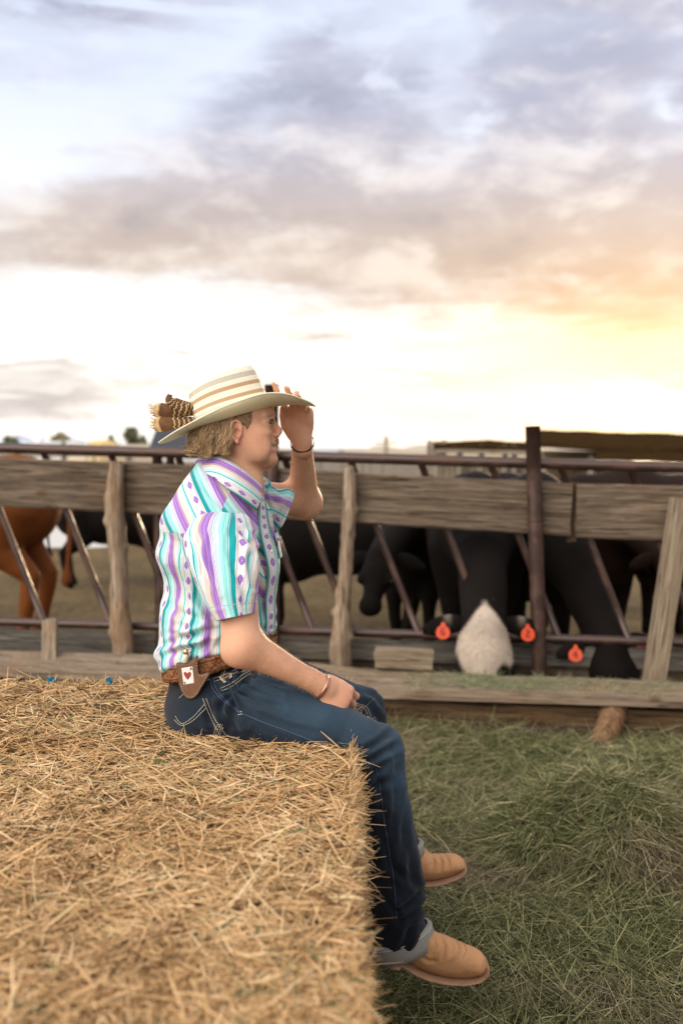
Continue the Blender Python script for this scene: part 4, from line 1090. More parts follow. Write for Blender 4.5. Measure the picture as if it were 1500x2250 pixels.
def build_hair():
    r = np.random.default_rng(4)
    fd = Field((-.5, 2.50, 1.40), (-.1, 2.74, 1.72), .005)
    def hp(px, py, dy=0): return P(px, py, YM)+[0, dy, 0]
    for s in (-1, 1):
        fd.cone(hp(468, 950, s*.03), hp(462, 982, s*.03), .040, .034, .02)
        fd.cone(hp(500, 945, s*.050), hp(488, 980, s*.046), .026, .024, .02)
    fd.cone(hp(492, 950, 0), hp(476, 965, 0), .062, .058, .02)
    V, Q = fd.mesh(1); 
    base = (V, Q)
    curves, rad, ti = [], [], []
    # long waves over the ears and the nape, swept back and down
    for j in range(150):                                    # locks that swing back and down to the nape
        s = -1 if r.random() < .74 else 1
        u = r.random()**.9; px = 434+84*u; lay = r.random()
        py0 = 948-.34*(px-436)+lay*50-6
        dy = s*(.046+.036*math.sin(min(u*1.25+.30, 1)*1.57))*(.94+.14*lay)
        if j % 6 == 0: dy = r.uniform(-.06, .06); px = r.uniform(430, 444)
        p = hp(px, py0, dy); L = r.uniform(.040, .066)*(1.1-.35*lay); ph = r.uniform(0, 6.28); amp = r.uniform(.003, .0065)
        lim = P(500, 1004+r.uniform(-8, 8)-max(0, 30-u*60)*.5, YM)[2]
        d0 = np.array([-.30-.28*r.random()+.22*u, s*.05, -1]); d0 /= np.linalg.norm(d0); tone = r.uniform(.30, .85)
        for q_ in range(46):
            off = r.normal(size=3)*[.0045, .0028, .004]; c = []; l_ = L*r.uniform(.75, 1.1); sp = r.uniform(.6, 1.3)
            for k in range(9):
                t = k/8; w = math.sin(ph+t*6.5)*amp*(t+.15)
                q = p+off*(1-.55*t*sp)+d0*l_*t+np.array([w-.010*max(t-.7, 0)*(1-u)*3, s*.003*math.sin(t*3.1), -w*.25])
                q[2] = max(q[2], lim+.006*t*r.random()); c.append(q)
            curves.append(np.array(c)); rad.append(r.uniform(.00045, .00085)); ti.append(np.clip(tone+r.normal()*.13, 0, 1))
    # sideburn and hair in front of the ear
    npx = 1300; X0 = r.uniform(516, 558, npx); Y0 = 893+r.random(npx)**1.25*38-.45*np.abs(X0-550)-4*np.sin(X0*.5)
    for side in (-1, 1):
        for x_, y_ in zip(X0, Y0):
            h = body_bvh.ray_cast(Vector(P(x_, y_, YM)+[0, side*.2, 0]), Vector((0, -side, 0)), .3)
            if h[0] is None: continue
            p = np.array(h[0])+[0, side*.0008, 0]; L = r.uniform(.010, .017); d = np.array([-.12+r.normal()*.08, side*.02, -1]); d /= np.linalg.norm(d)
            c = [p+d*L*t+np.array([0, side*.0015, 0])*math.sin(t*3.1) for t in np.linspace(0, 1, 4)]
            curves.append(np.array(c)); rad.append(.0007); ti.append(r.uniform(.15, .6))
    nb = len(base[0]); o = strand_curves(curves, rad, ti, 'hair', person)
    o2 = mesh('scalp_hair', base[0], base[1], M['hair'], person, attrs={'tint': np.clip(.25+.2*snoise(base[0], 90, 2), 0, 1)})
    # eyebrow, moustache
    for nm, cnt in (('eyebrow', 150), ('moustache', 300)):
        curves, rad, ti = [], [], []
        for i in range(cnt):
            s = -1 if r.random() < .6 else 1
            if nm == 'eyebrow':
                t = r.random(); p = P(602-11*t, 913+2.2*t-2*math.sin(t*3), YM)+[.0035, s*(.010+.036*t), 0]; d = np.array([-.5, s*.6, .15+r.normal()*.2]); L = .007
            else:
                t = r.random()**1.2; p = P(608.5-9*t, 966+6*t+r.uniform(-3, 3), YM)+[.002, s*.026*t, 0]; d = np.array([.25-.5*t, s*.45, -1+r.normal()*.2]); L = r.uniform(.006, .009)
            c = [p+d*L*u+np.array([.002, 0, 0])*math.sin(u*3) for u in np.linspace(0, 1, 4)]
            curves.append(np.array(c)); rad.append(.00055); ti.append(r.uniform(.55, .95))
        strand_curves(curves, rad, ti, nm, person)
build_face_bits(); build_hair()

# ---- shirt
PSI = R(22)
class Torso:
    # centre py, left px, right px, slope (dz/dx), half width b, depth
    rows = np.array([(1452, 382, 586, .28, .150, 2.62), (1430, 368, 598, .27, .168, 2.62), (1403, 354, 604, .22, .176, 2.62), (1365, 356, 606, .12, .178, 2.62), (1310, 365, 606, .05, .180, 2.62),
                     (1250, 361, 614, 0, .190, 2.62), (1200, 360, 607, -.03, .195, 2.62), (1165, 363, 600, -.08, .193, 2.62), (1130, 380, 594, -.16, .180, 2.62),
                     (1098, 399, 588, -.25, .150, 2.62), (1070, 418, 582, -.33, .115, 2.62), (1048, 434, 574, -.40, .088, 2.62), (1034, 446, 566, -.42, .074, 2.62)], float)
    def __init__(s, n=90, grow=0.0):
        s.R = catmull(s.rows, 9); s.grow = grow
        s.vs = np.linspace(0, 1, len(s.R))
    def pt(s, phi, v, off=0.0):
        """phi 0 = front, negative = towards the camera"""
        r = np.stack([np.interp(v, s.vs, s.R[:, k]) for k in range(6)], -1)
        py, xl, xr, sl_, b, Y = [r[..., k] for k in range(6)]
        c = P((xl+xr)/2, py, Y); h = (xr-xl)/2/FPX*Y
        a = np.sqrt(np.maximum(h*h-(b*math.sin(PSI))**2, 1e-4))/math.cos(PSI)
        f = np.array([math.cos(PSI), -math.sin(PSI), 0]); l = np.array([math.sin(PSI), math.cos(PSI), 0])
        e = 2/2.35; cs, sn = np.cos(phi), np.sin(phi); cs = np.sign(cs)*np.abs(cs)**e; sn = np.sign(sn)*np.abs(sn)**e
        d = ((a+off)*cs)[..., None]*f+((b+off)*sn)[..., None]*l
        p = c+d; p[..., 2] += sl_*d[..., 0]
        return p
def fold_noise(p, s=1.0):
    return snoise(p*np.array([1.0, 1.0, .45]), 26*s, 31, 2)
def build_shirt():
    T = Torso(); npz, nph = 240, 260
    v = np.linspace(0, 1, npz)[:, None]*np.ones((1, nph)); ph = np.linspace(-np.pi, np.pi, nph, endpoint=False)[None, :]*np.ones((npz, 1))
    p = T.pt(ph, v); f = np.gradient(p, axis=0); g = np.gradient(p, axis=1); nn = np.cross(g, f); nn /= np.linalg.norm(nn, axis=2)[..., None]+1e-9
    ctr = p.mean(1, keepdims=True); sg = np.sign(((p-ctr)*nn).sum(-1, keepdims=True).mean()); nn *= sg
    low = np.exp(-((v-.13)/.10)**2)                     # blousing above the belt
    mid = np.exp(-((v-.45)/.3)**2)
    wav = snoise(np.stack([ph*.5, v*0+2, v*2.0], -1), 5.5, 61, 3)
    dia = np.sin(v*34+2.6*np.sin(ph*1.4+.6)+ph*3.0+2*snoise(p, 5, 63, 1))
    hor = np.sin(v*70+3*np.sin(ph*2+1)+1.6*snoise(p, 9, 64, 2))
    near = np.exp(-((ph+1.9)/.9)**2)
    disp = .0075*wav*(.35+low*1.0+.5*mid)+.0060*dia*mid*(.4+.8*near)*np.clip(snoise(p, 6, 65, 1)+.5, 0, 1)+.0085*hor*low*(.5+.5*snoise(p, 8, 66, 1))+.002*snoise(p, 40, 67, 2)*(1-v*.3)
    disp = -.0045+disp*1.2+creases(p.reshape(-1, 3), [
        [(372, 1395, 1.0), (420, 1398), (480, 1372)], [(352, 1420, 1.1), (400, 1406), (450, 1392), (500, 1384)], [(356, 1442, .9), (392, 1430), (440, 1425)], [(368, 1330, .7), (400, 1352), (436, 1362)],
        [(420, 1290, .8), (440, 1330), (470, 1366)], [(408, 1230, .9), (425, 1290), (452, 1350), (480, 1380)], [(366, 1250, .6), (380, 1300), (376, 1350)], [(395, 1340, .7), (410, 1380), (440, 1400)],
        [(470, 1385, .9), (452, 1420), (430, 1445)], [(410, 1400, .8), (398, 1430), (402, 1455)], [(572, 1180, .8), (590, 1260), (600, 1330)], [(560, 1230, .9), (572, 1300), (590, 1350)], [(600, 1250, .8), (604, 1320), (596, 1370)],
        [(385, 1180, .7), (400, 1220), (412, 1280)], [(372, 1210, .6), (385, 1260), (392, 1330)], [(448, 1060, .6), (470, 1090), (490, 1120)], [(575, 1120, .7), (584, 1160), (600, 1200)], [(360, 1300, .6), (372, 1340), (366, 1385)]], 7.5, .0062).reshape(p.shape[:2])
    p = p+nn*disp[..., None]
    # stripe coordinates: vertical bands on the body, slanted on the yoke
    per = .105
    ring = p; seg = np.linalg.norm(np.roll(ring, -1, 1)-ring, axis=2)
    midrow = seg[110]; arc = np.concatenate([[0], np.cumsum(midrow)])[:nph]
    u = arc[None, :]/per+.35+0*v
    hz = np.cumsum(np.concatenate([np.zeros((1, nph)), np.linalg.norm(np.diff(p, axis=0), axis=2)]), axis=0)
    w = hz/per
    uv = np.stack([u, w], -1)
    F = grid_faces(npz, nph); iu = uv.reshape(-1, 2); cuv = iu[F].copy()          # per corner
    # wrap seam
    cc = cuv[..., 0]; mx = cc.max(1, keepdims=True); tot = midrow.sum()/per
    cuv[..., 0] = np.where(mx-cc > tot*.5, cc+tot, cc)
    # yoke: planar stripes running from the collar outwards
    Vv = p.reshape(-1, 3); fc = Vv[F].mean(1); fph = ph.reshape(-1)[F].mean(1); fv = v.reshape(-1)[F].mean(1)
    zc = P(430, 1165, 2.44)[2]
    backyoke = (fv > .585+.02*np.cos(fph)) & (np.abs(fph) > .95)
    ang = R(-58)                                           # stripe direction in the x-z plane
    dx, dz = math.cos(ang), math.sin(ang)
    Vx = Vv[:, 0]+.0*Vv[:, 1]; 
    su = (Vx*-dz+Vv[:, 2]*dx)/per+.12; sv = (Vx*dx+Vv[:, 2]*dz)/per
    pl = np.stack([su, sv], -1)
    cuv[backyoke] = pl[F][backyoke]
    ang2 = R(-52); d2x, d2z = math.cos(ang2), math.sin(ang2)
    q = P(0, 0, YM)*0+Vv; rel = q-T.pt(np.array(0.0), np.array(.5))
    lat = rel@np.array([math.sin(PSI), math.cos(PSI), 0])
    su2 = (np.abs(lat)*1.0*-d2z*0+(Vv[:, 0]*-d2z+Vv[:, 2]*d2x))/per+.55; pl2 = np.stack([su2, (Vv[:, 0]*d2x+Vv[:, 2]*d2z)/per], -1)
    front = (np.abs(fph) < .95) & (fv > .33)
    cuv[front] = pl2[F][front]
    order = F.copy()
    o = mesh('shirt', Vv, F, M['shirt'], person, corner_uv=cuv.reshape(-1, 2), thick=.0015)
    # raised yoke seams
    thr = M['shirt_plain']
    def seam(ph_, v_, r_=.0011, m_=None, nm='seam'):
        q = T.pt(np.array(ph_), np.array(v_), .0035); mb = MB(); mb.tube(q, r_, 6); mb.build(nm, m_ or thr, o)
    
    # placket, in two layers, and its snaps
    def strip(ph0, ph1, v0, v1, off, nm, uvf, n=60, m_=None, bow=0):
        a = np.linspace(0, 1, n)[:, None]; b = np.linspace(0, 1, 5)[None, :]
        vv = v0+(v1-v0)*a+0*b; pp = ph0+(ph1-ph0)*b+0*a+bow*np.sin(a*3.1); g_ = T.pt(pp, vv, off)
        g_ += .003*snoise(g_, 20, 3, 1)[..., None]*np.array([.5, -.5, 0])
        uvs = uvf(a+0*b, b+0*a)
        return mesh(nm, g_.reshape(-1, 3), grid_faces(n, 5, False), m_ or M['shirt'], o, uv=uvs.reshape(-1, 2), thick=.002)
    strip(-.05, .20, .10, .93, .0030, 'placket', lambda a, b: np.stack([.96+b*.30, a*5], -1), bow=-.04)
    strip(-.065, -.045, .10, .96, .0060, 'placket_edge', lambda a, b: np.stack([.22+b*.03, a*5], -1), bow=-.04)
    pearl = plain('pearl_snap', (.75, .74, .70), .2)
    for vv in (.15, .27, .38, .49, .60, .72, .84):
        c = T.pt(np.array(.07-.04*math.sin((vv-.1)/.83*3.1)), np.array(vv), .0078); mb = MB(); nd = np.array([math.cos(PSI), -math.sin(PSI), 0]); mb.tube([c-nd*.003, c-nd*.0022, c-nd*.0018], [.0046, .0042, .002], 12); mb.build('snap', pearl, o)
    # chest pockets with pointed flaps
    for s in (-1, 1):
        n = 14; a, b = np.meshgrid(np.linspace(0, 1, n), np.linspace(0, 1, n), indexing='ij')
        pc = s*.62; pw = .27
        pp = pc+(b-.5)*2*pw+0*a; vv = .585-.13*a+0*b; g_ = T.pt(pp, vv, .0005 if s > 0 else .003)
        mesh('pocket', g_.reshape(-1, 3), grid_faces(n, n, False), M['shirt'], o, uv=np.stack([.3+b*1.0+a*.7, a*1.3-b*.7], -1).reshape(-1, 2), thick=.002)
        dip = .035+.03*(1-np.abs(b*2-1)); vv = .592-dip*a; g_ = T.pt(pp, vv, .003 if s > 0 else .006)
        mesh('pocket_flap', g_.reshape(-1, 3), grid_faces(n, n, False), M['shirt'], o, uv=np.stack([.0+b*.6, a*.6+b*.3], -1).reshape(-1, 2), thick=.0022)
        c = T.pt(np.array(pc), np.array(.545), .0075 if s > 0 else .0105); nd = c-T.pt(np.array(pc), np.array(.545), 0); nd /= np.linalg.norm(nd); mb = MB(); mb.tube([c-nd*.003, c-nd*.0015, c-nd*.001], [.0050, .0046, .002], 12); mb.build('snap', pearl, o)
    return o, T
M['shirt_plain'] = plain('shirt_seam', (.34, .38, .42), .85)
shirt, TOR = build_shirt()
def sleeve(name, rows, lift, parent, seed, uvf, cuffline=True, n=130, nph=120):
    """rows: centre px, py, depth, half width in the picture (m), half depth (m), tilt of the ring (unit vector in x-z)"""
    r = catmull(np.array(rows, float), 16); c = P(r[:, 0]-(1 if seed == 81 else 0), r[:, 1], r[:, 2]); hw, hd, tx, tz, ty = r[:, 3]*.95, r[:, 4]*.95, r[:, 5], r[:, 6], r[:, 7]
    ph = np.linspace(0, 2*np.pi, nph, endpoint=False); e = .9
    cs = np.sign(np.cos(ph))*np.abs(np.cos(ph))**e; sn = np.sign(np.sin(ph))*np.abs(np.sin(ph))**e
    U = np.stack([tx, ty, tz], -1); U /= np.linalg.norm(U, axis=1)[:, None]
    ax = np.gradient(c, axis=0); ax /= np.linalg.norm(ax, axis=1)[:, None]; Wd = np.cross(ax, U); Wd /= np.linalg.norm(Wd, axis=1)[:, None]
    p = c[:, None]+(hw[:, None]*cs)[..., None]*U[:, None]+(hd[:, None]*sn)[..., None]*Wd[:, None]
    nn = (cs[None, :, None]*U[:, None]+sn[None, :, None]*Wd[:, None])
    t = np.linspace(0, 1, len(c))[:, None]
    d = .0045*np.sin(ph*2.0+9*t+2*snoise(p, 8, seed, 1))*np.clip(1.1-t*.6, 0, 1)+.0045*snoise(p*np.array([1, 1, .5]), 24, seed, 2)*(1-.45*t)+.003*np.sin(ph*3+1.5+6*t)*t
    cr = SLEEVE_FOLDS.get(seed, [])
    if cr: d = d+creases(p.reshape(-1, 3), cr, 7.0, .0078).reshape(p.shape[:2])
    p = p+nn*(d*np.clip(t*6, 0, 1))[..., None]
    inner = p[-1:]-nn[-1:]*.004; inner2 = p[-14:-13]-nn[-14:-13]*.005
    p2 = np.concatenate([p, inner, inner2], 0); nr = len(p2)
    Lh = np.concatenate([[0], np.cumsum(np.linalg.norm(np.diff(c, axis=0), axis=1))]); Lh = np.concatenate([Lh, [Lh[-1], Lh[-10]]])
    per = .105; rad = (hw.mean()+hd.mean())/2*6.283/per
    su = np.concatenate([ph/6.283*round(rad*8)/8]); 
    uv = np.stack([np.broadcast_to(su[None, :], (nr, nph)), np.broadcast_to((Lh/per)[:, None], (nr, nph))], -1)
    F = grid_faces(nr, nph); cuv = uvf(uv).reshape(-1, 2)[F]; cc = cuv[..., 0]; mx = cc.max(1, keepdims=True); cuv[..., 0] = np.where(mx-cc > rad*.4, cc+round(rad*8)/8, cc)
    o = mesh(name, p2.reshape(-1, 3), F, M['shirt'], parent, corner_uv=cuv.reshape(-1, 2))
    # hem stitching
    mb = MB(); k = int(len(c)*.88); q = p[k]+nn[0]*.0006; mb.tube(np.concatenate([q, q[:1]]), .0006, 4); mb.build('hem_stitch', M['shirt_plain'], o)
    return o
m = 1/893.0
SLEEVE_FOLDS = {81: [[(560, 1175, 1.0), (545, 1230), (552, 1290)], [(440, 1165, .7), (432, 1200), (445, 1260)], [(468, 1160, .5), (458, 1215), (478, 1300)], [(530, 1165, .8), (548, 1195), (566, 1215)], [(515, 1240, .6), (535, 1300), (540, 1340)],
                     [(420, 1200, .9), (450, 1260), (480, 1330)], [(505, 1150, .5), (500, 1200), (512, 1260)]],
                82: [[(590, 1070, .8), (606, 1100), (612, 1140)], [(604, 1068, .8), (622, 1090), (634, 1100)], [(580, 1090, .6), (596, 1120), (604, 1150)]]}
sleeve('sleeve', [(503, 1138, 2.53, .012, .012, 1, .0, 0), (501, 1140, 2.51, 46*m, .026, 1, -.04, 0), (497, 1152, 2.49, 66*m, .042, 1, -.10, 0), (490, 1174, 2.465, 82*m, .057, 1, -.18, 0), (486, 1204, 2.44, 90*m, .067, 1, -.18, 0), (492, 1240, 2.41, 82*m, .075, 1, -.12, 0), (502, 1290, 2.385, 66*m, .073, 1, -.02, 0), (511, 1330, 2.375, 52*m, .068, 1, .12, 0), (519, 1356, 2.37, 42.5*m, .064, 1, .22, 0)],
       0, shirt, 81, lambda uv: uv*[1, 1]+[.46, 0])
sleeve('sleeve', [(540, 1098, 2.74, .046, .055, .35, 1, 0), (572, 1101, 2.76, .050, .055, .40, 1, 0), (598, 1110, 2.785, .055, .052, .42, 1, 0), (621, 1122, 2.80, .060, .050, .46, 1, 0)],
       0, shirt, 82, lambda uv: uv+[.1, 0])
def build_collar():
    def leaf(top, bot, nm, u0):
        a = catmull(np.array([P(*q) for q in top]), 10); b = catmull(np.array([P(*q) for q in bot]), 10); n = len(a); k = 12
        t = np.linspace(0, 1, k)[None, :, None]; g = a[:, None]*(1-t)+b[:, None]*t
        mid = (a+b)/2-P(500, 1050, YM); mid[:, 2] = 0; mid /= np.linalg.norm(mid, axis=1)[:, None]
        g = g+mid[:, None]*(np.sin(t*np.pi)*.007)+.0015*snoise(g, 40, 9, 1)[..., None]*mid[:, None]
        W_ = np.linalg.norm(b-a, axis=1)[:, None]; Lh = np.concatenate([[0], np.cumsum(np.linalg.norm(np.diff(a, axis=0), axis=1))])[:, None]
        uv = np.stack([u0+W_*t[..., 0]/.105, (Lh+0*t[..., 0])/.105], -1)
        return mesh(nm, g.reshape(-1, 3), grid_faces(n, k, False), M['shirt'], shirt, uv=uv.reshape(-1, 2), thick=.0035)
    leaf([(440, 1006, 2.63), (458, 1003, 2.585), (480, 1003, 2.555), (512, 1018, 2.54), (541, 1038, 2.545), (562, 1056, 2.565), (574, 1068, 2.585)],
         [(431, 1026, 2.63), (445, 1036, 2.565), (468, 1049, 2.52), (498, 1071, 2.495), (528, 1093, 2.495), (552, 1112, 2.515), (561, 1122, 2.53)], 'collar', .46)
    leaf([(574, 1060, 2.63), (579, 1056, 2.655), (566, 1046, 2.69), (530, 1022, 2.72), (480, 1006, 2.70), (440, 1006, 2.63)],
         [(586, 1082, 2.63), (594, 1068, 2.67), (584, 1052, 2.73), (530, 1036, 2.77), (470, 1026, 2.74), (431, 1026, 2.63)], 'collar', .1)
    # stand of the collar
    a = []
    for t in np.linspace(-2.9, 2.9, 50):
        a.append([TOR.pt(np.array(t), np.array(.985), -.004), TOR.pt(np.array(t), np.array(1.0), -.006)+[0, 0, .026-.004*math.cos(t)]])
    mesh('collar_stand', np.array(a).reshape(-1, 3), grid_faces(50, 2, False), M['shirt'], shirt, uv=np.array([[(.72, i/8), (.86, i/8)] for i in range(50)]).reshape(-1, 2), thick=.002)
build_collar()

# ---- jeans
def build_jeans():
    fd = Field((-.46, 2.26, .10), (.36, 3.02, 1.14), .0052)
    HN, KN, AN = P(478, 1546, 2.515), P(818, 1655, 2.43), P(876, 2035, 2.42)
    HF, KF, AF = P(490, 1528, 2.73), P(797, 1561, 2.84), P(878, 1868, 2.80)
    fd.ell(P(462, 1548, 2.62), (.118, .178, .098), None, .03)
    fd.ell(P(440, 1570, 2.54), (.070, .085, .075), None, .03); fd.ell(P(440, 1560, 2.70), (.070, .085, .075), None, .03)
    fd.ell(P(478, 1490, 2.62), (.122, .160, .070), None, .03)
    fd.chain([HN, P(590, 1570, 2.47), P(700, 1608, 2.44), KN], [.098, .098, .088, .071], .03)
    fd.chain([HF, P(640, 1515, 2.79), KF], [.095, .086, .062], .03)
    fd.chain([KN, P(836, 1720, 2.43), P(852, 1830, 2.43), P(868, 1930, 2.425), AN], [.069, .064, .066, .069, .068], .02)
    fd.chain([KF, P(815, 1640, 2.84), P(850, 1770, 2.82), AF], [.062, .060, .058, .058], .02)
    fd.ell(KN+[.008, 0, .012], (.062, .060, .060), None, .02)
    V, Q = fd.mesh(2); N = vnormals(V, Q)
    # folds
    def along(p, a, b): ba = b-a; t = ((p-a)@ba)/(ba@ba); d = np.linalg.norm(p-a-np.clip(t, 0, 1)[:, None]*ba, axis=1); return t, d
    tN, dN = along(V, HN, KN); tc, dc = along(V, KN, AN); tf, df = along(V, HF, KF); tg, dg = along(V, KF, AF)
    calf = (dc < .10) & (tc > .02); 
    amp = np.zeros(len(V)); 
    crease = np.exp(-((tN+.02)/.14)**2)*(dN < .16)                              # hip crease fan
    ang = np.arctan2(V[:, 2]-P(520, 1500, 2.5)[2], V[:, 0]-P(520, 1500, 2.5)[0])
    amp += .0085*np.sin(ang*9+.6*snoise(V, 8, 2, 1))*np.exp(-((V[:, 0]-P(525, 1500, 2.45)[0])/.075)**2)*(V[:, 2] > BZ+.03)
    amp += .0045*np.sin(tc*18+2*snoise(V, 5, 5, 2))*calf*np.exp(-((tc-.95)/.22)**2)
    amp += .0075*np.sin((V[:, 0]*60+V[:, 2]*22)+2.5*snoise(V, 4, 6, 2))*np.exp(-((tc-.10)/.14)**2)*np.exp(-((V[:, 0]-P(800, 1680, 2.43)[0])/.07)**2)
    amp += .0035*snoise(V*np.array([1.5, 1, .35]), 20, 7, 2)*np.maximum(calf, (dg < .09) & (tg > 0))
    amp += .0030*snoise(V, 16, 8, 2)
    amp += creases(V, [
        [(505, 1492, 1.2), (530, 1520), (575, 1545), (620, 1556)], [(520, 1484, 1.1), (560, 1512), (612, 1528)], [(500, 1505, 1.2), (508, 1545), (540, 1585)], [(545, 1480, .8), (590, 1498), (640, 1506)], [(488, 1515, .9), (486, 1560), (500, 1600)],
        [(470, 1530, .7), (460, 1570), (470, 1610)], [(420, 1600, .7), (450, 1612), (500, 1618)], [(560, 1570, .5), (640, 1600), (720, 1618)],
        [(770, 1648, 1.2), (800, 1650), (835, 1632), (858, 1610)], [(776, 1672, 1.3), (812, 1672), (846, 1650), (872, 1640)], [(782, 1704, 1.2), (815, 1700), (850, 1676)], [(790, 1740, 1.0), (822, 1726), (862, 1716)], [(800, 1780, .8), (830, 1776), (858, 1800)],
        [(826, 1690, .8), (840, 1760), (838, 1830)], [(868, 1690, .9), (872, 1760), (862, 1830)], [(888, 1740, .7), (884, 1820), (892, 1880)], [(850, 1850, .9), (856, 1900), (900, 1940)],
        [(905, 1860, .8), (902, 1920), (918, 1960)], [(930, 1955, 1.3), (900, 1985), (860, 2010)], [(936, 1985, 1.2), (905, 2012), (870, 2030)], [(840, 1960, .9), (862, 1992), (880, 2030)], [(905, 2030, .9), (895, 2060), (880, 2090)],
        [(800, 1520, .9), (826, 1530), (842, 1560)], [(780, 1545, .7), (812, 1552), (840, 1590)], [(850, 1600, .7), (868, 1660), (880, 1720)]], 8.5, .0072)
    V = V+N*amp[:, None]
    flat = (V[:, 0] < BX1-.01) & (V[:, 2] < BZ+.004); V[flat, 2] = BZ+.004-.2*(BZ+.004-V[flat, 2])
    wash_shade = np.clip(1.1*np.exp(-((tN-.55)/.42)**2)*np.clip(N[:, 2]*.75+.38, 0, 1)*(dN < .15)+1.0*np.exp(-((tc-.02)/.22)**2)*np.clip(N[:, 0]*.8+.25, 0, 1)*(dc < .12)  # worn fade plus painted shading: lighter on upward and forward cloth, darker beneath
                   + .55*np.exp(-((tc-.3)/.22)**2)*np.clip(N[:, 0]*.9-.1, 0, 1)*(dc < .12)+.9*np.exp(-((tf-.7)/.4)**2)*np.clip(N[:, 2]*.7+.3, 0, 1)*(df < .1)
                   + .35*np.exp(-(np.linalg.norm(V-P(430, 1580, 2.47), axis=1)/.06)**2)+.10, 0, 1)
    o = mesh('jeans', V, Q, M['denim'], person, attrs={'wash_shade': wash_shade})
    bv = bvh_of(V, Q)
    def stitch(pts, nm='stitching', m='thread', r_=.0008, dash=True, double=0, off=.0012):
        q = onto(bv, catmull(np.array(pts, float), 14), off)
        if len(q) < 4: return
        mb = MB()
        if dash:
            L = np.concatenate([[0], np.cumsum(np.linalg.norm(np.diff(q, axis=0), axis=1))]); s = 0
            while s < L[-1]-.002:
                e = min(s+.0042, L[-1]); g = [np.array([np.interp(x, L, q[:, k]) for k in range(3)]) for x in (s, (s+e)/2, e)]; mb.tube(g, r_, 5); s += .0062
        else: mb.tube(q, r_, 5)
        mb.build(nm, M[m], o)
    # back pocket, front pocket, side seam, fly shadow
    bp = [(384, 1556), (398, 1578), (424, 1560), (446, 1536)]
    stitch([(386, 1574), (400, 1590), (424, 1576), (450, 1548)]); stitch([(384, 1582), (400, 1594), (426, 1582), (453, 1555)])
    stitch([(446, 1536), (456, 1562), (470, 1590), (482, 1612), (492, 1622), (524, 1626)]); stitch([(453, 1536), (463, 1560), (476, 1586), (490, 1606), (500, 1616), (526, 1621)])
    for dx in (0, 5, 10, 15): stitch([(466+dx, 1625-dx*.3), (472+dx, 1606), (481+dx*.7, 1588+dx*.5)])
    stitch([(467, 1490), (475, 1512), (492, 1535), (515, 1555), (530, 1566)], m='thread2', dash=False, r_=.0014)
    stitch([(462, 1492), (466, 1510), (482, 1532), (506, 1552), (528, 1566), (590, 1592), (660, 1618), (740, 1650), (768, 1664)], m='thread2', dash=False, r_=.0016)
    stitch([(520, 1480), (545, 1472), (552, 1466)])
    stitch([(484, 1512), (505, 1504), (530, 1486), (548, 1474)]); stitch([(486, 1518), (508, 1509), (534, 1490), (550, 1480)])
    stitch([(467, 1492), (492, 1484), (520, 1470)]); stitch([(469, 1499), (494, 1490), (522, 1476)])
    stitch([(395, 1534), (420, 1512), (460, 1494)])
    for y in (-3, 3): stitch([(524, 1568+y), (534, 1566+y)], r_=.0011)
    stitch([(490, 1470), (486, 1488), (484, 1496)]); stitch([(495, 1469), (491, 1487), (489, 1495)])
    stitch([(772, 1545), (790, 1548), (806, 1556), (814, 1576)]); stitch([(772, 1549), (788, 1552), (802, 1560), (809, 1578)])
    stitch([(812, 1666), (826, 1690), (836, 1740), (844, 1800), (856, 1880), (864, 1930), (870, 1990), (872, 2018)], m='thread2', dash=False, r_=.0010)
    # label patch and rivet
    q = onto(bv, [(481, 1489), (510, 1480), (512, 1488), (491, 1503)], .0025); 
    mesh('pocket_label', q, [(0, 1, 2, 3)], plain('cream_cloth', (.55, .50, .38), .8), o, False, thick=.0012)
    z = onto(bv, [(488, 1488), (494, 1495), (501, 1488), (507, 1484)], .0040); mb = MB(); mb.tube(z, .0008, 5)
    z = onto(bv, [(492, 1499), (495, 1491), (500, 1484)], .0040)
    if len(z) > 1: mb.tube(z, .0008, 5)
    mb.build('label_emblem', plain('orange_brown_thread', (.40, .16, .05), .8), o)
    q = onto(bv, [(486, 1513)], .001); d = np.array([.1, -1, .1])
    if len(q): mb = MB(); mb.tube([q[0], q[0]+d*.002, q[0]+d*.003], [.0042, .0040, .002], 12); mb.build('rivet', plain('silver_metal', (.6, .6, .6), .3, Metallic=1.0), o)
    # turned-up cuffs
    def cuff(top, bot, r0, r1, dep, nm='cuff'):
        nph = 64; c0, c1 = P(*top), P(*bot); ax = (c1-c0)/np.linalg.norm(c1-c0)
        A = np.cross([0, 1, 0], ax); A /= np.linalg.norm(A); B = np.cross(ax, A); ph = np.linspace(0, 2*np.pi, nph, endpoint=False); rows = []
        for t, r_ in [(-.02, r0-.003), (0, r0+.004), (.3, r0+.006), (.7, r1+.005), (1, r1+.003), (1.02, r1-.001), (.8, r1-.004), (.2, r0-.006)]:
            c = c0+(c1-c0)*t; pp = c+r_*(np.cos(ph)[:, None]*A*1.0+np.sin(ph)[:, None]*B*dep); pp += .0035*snoise(pp, 18, 3, 2)[:, None]*(np.cos(ph)[:, None]*A+np.sin(ph)[:, None]*B); rows.append(pp)
        c_ = mesh(nm, np.concatenate(rows), grid_faces(len(rows), nph), M['cuff'], o)
        mb = MB(); q = rows[1]*.5+rows[2]*.5; nrm_ = q-q.mean(0); nrm_ /= np.linalg.norm(nrm_, axis=1)[:, None]; q = q+nrm_*.001; mb.tube(np.concatenate([q, q[:1]]), .0008, 5); mb.build('cuff_stitching', M['thread'], c_)
    cuff((875, 2050, 2.42), (891, 2091, 2.42), .079, .079, .72)
    cuff((880, 1866, 2.80), (890, 1888, 2.80), .063, .061, .8)
    return o, bv, fd
jeans, jbv, _ = build_jeans()

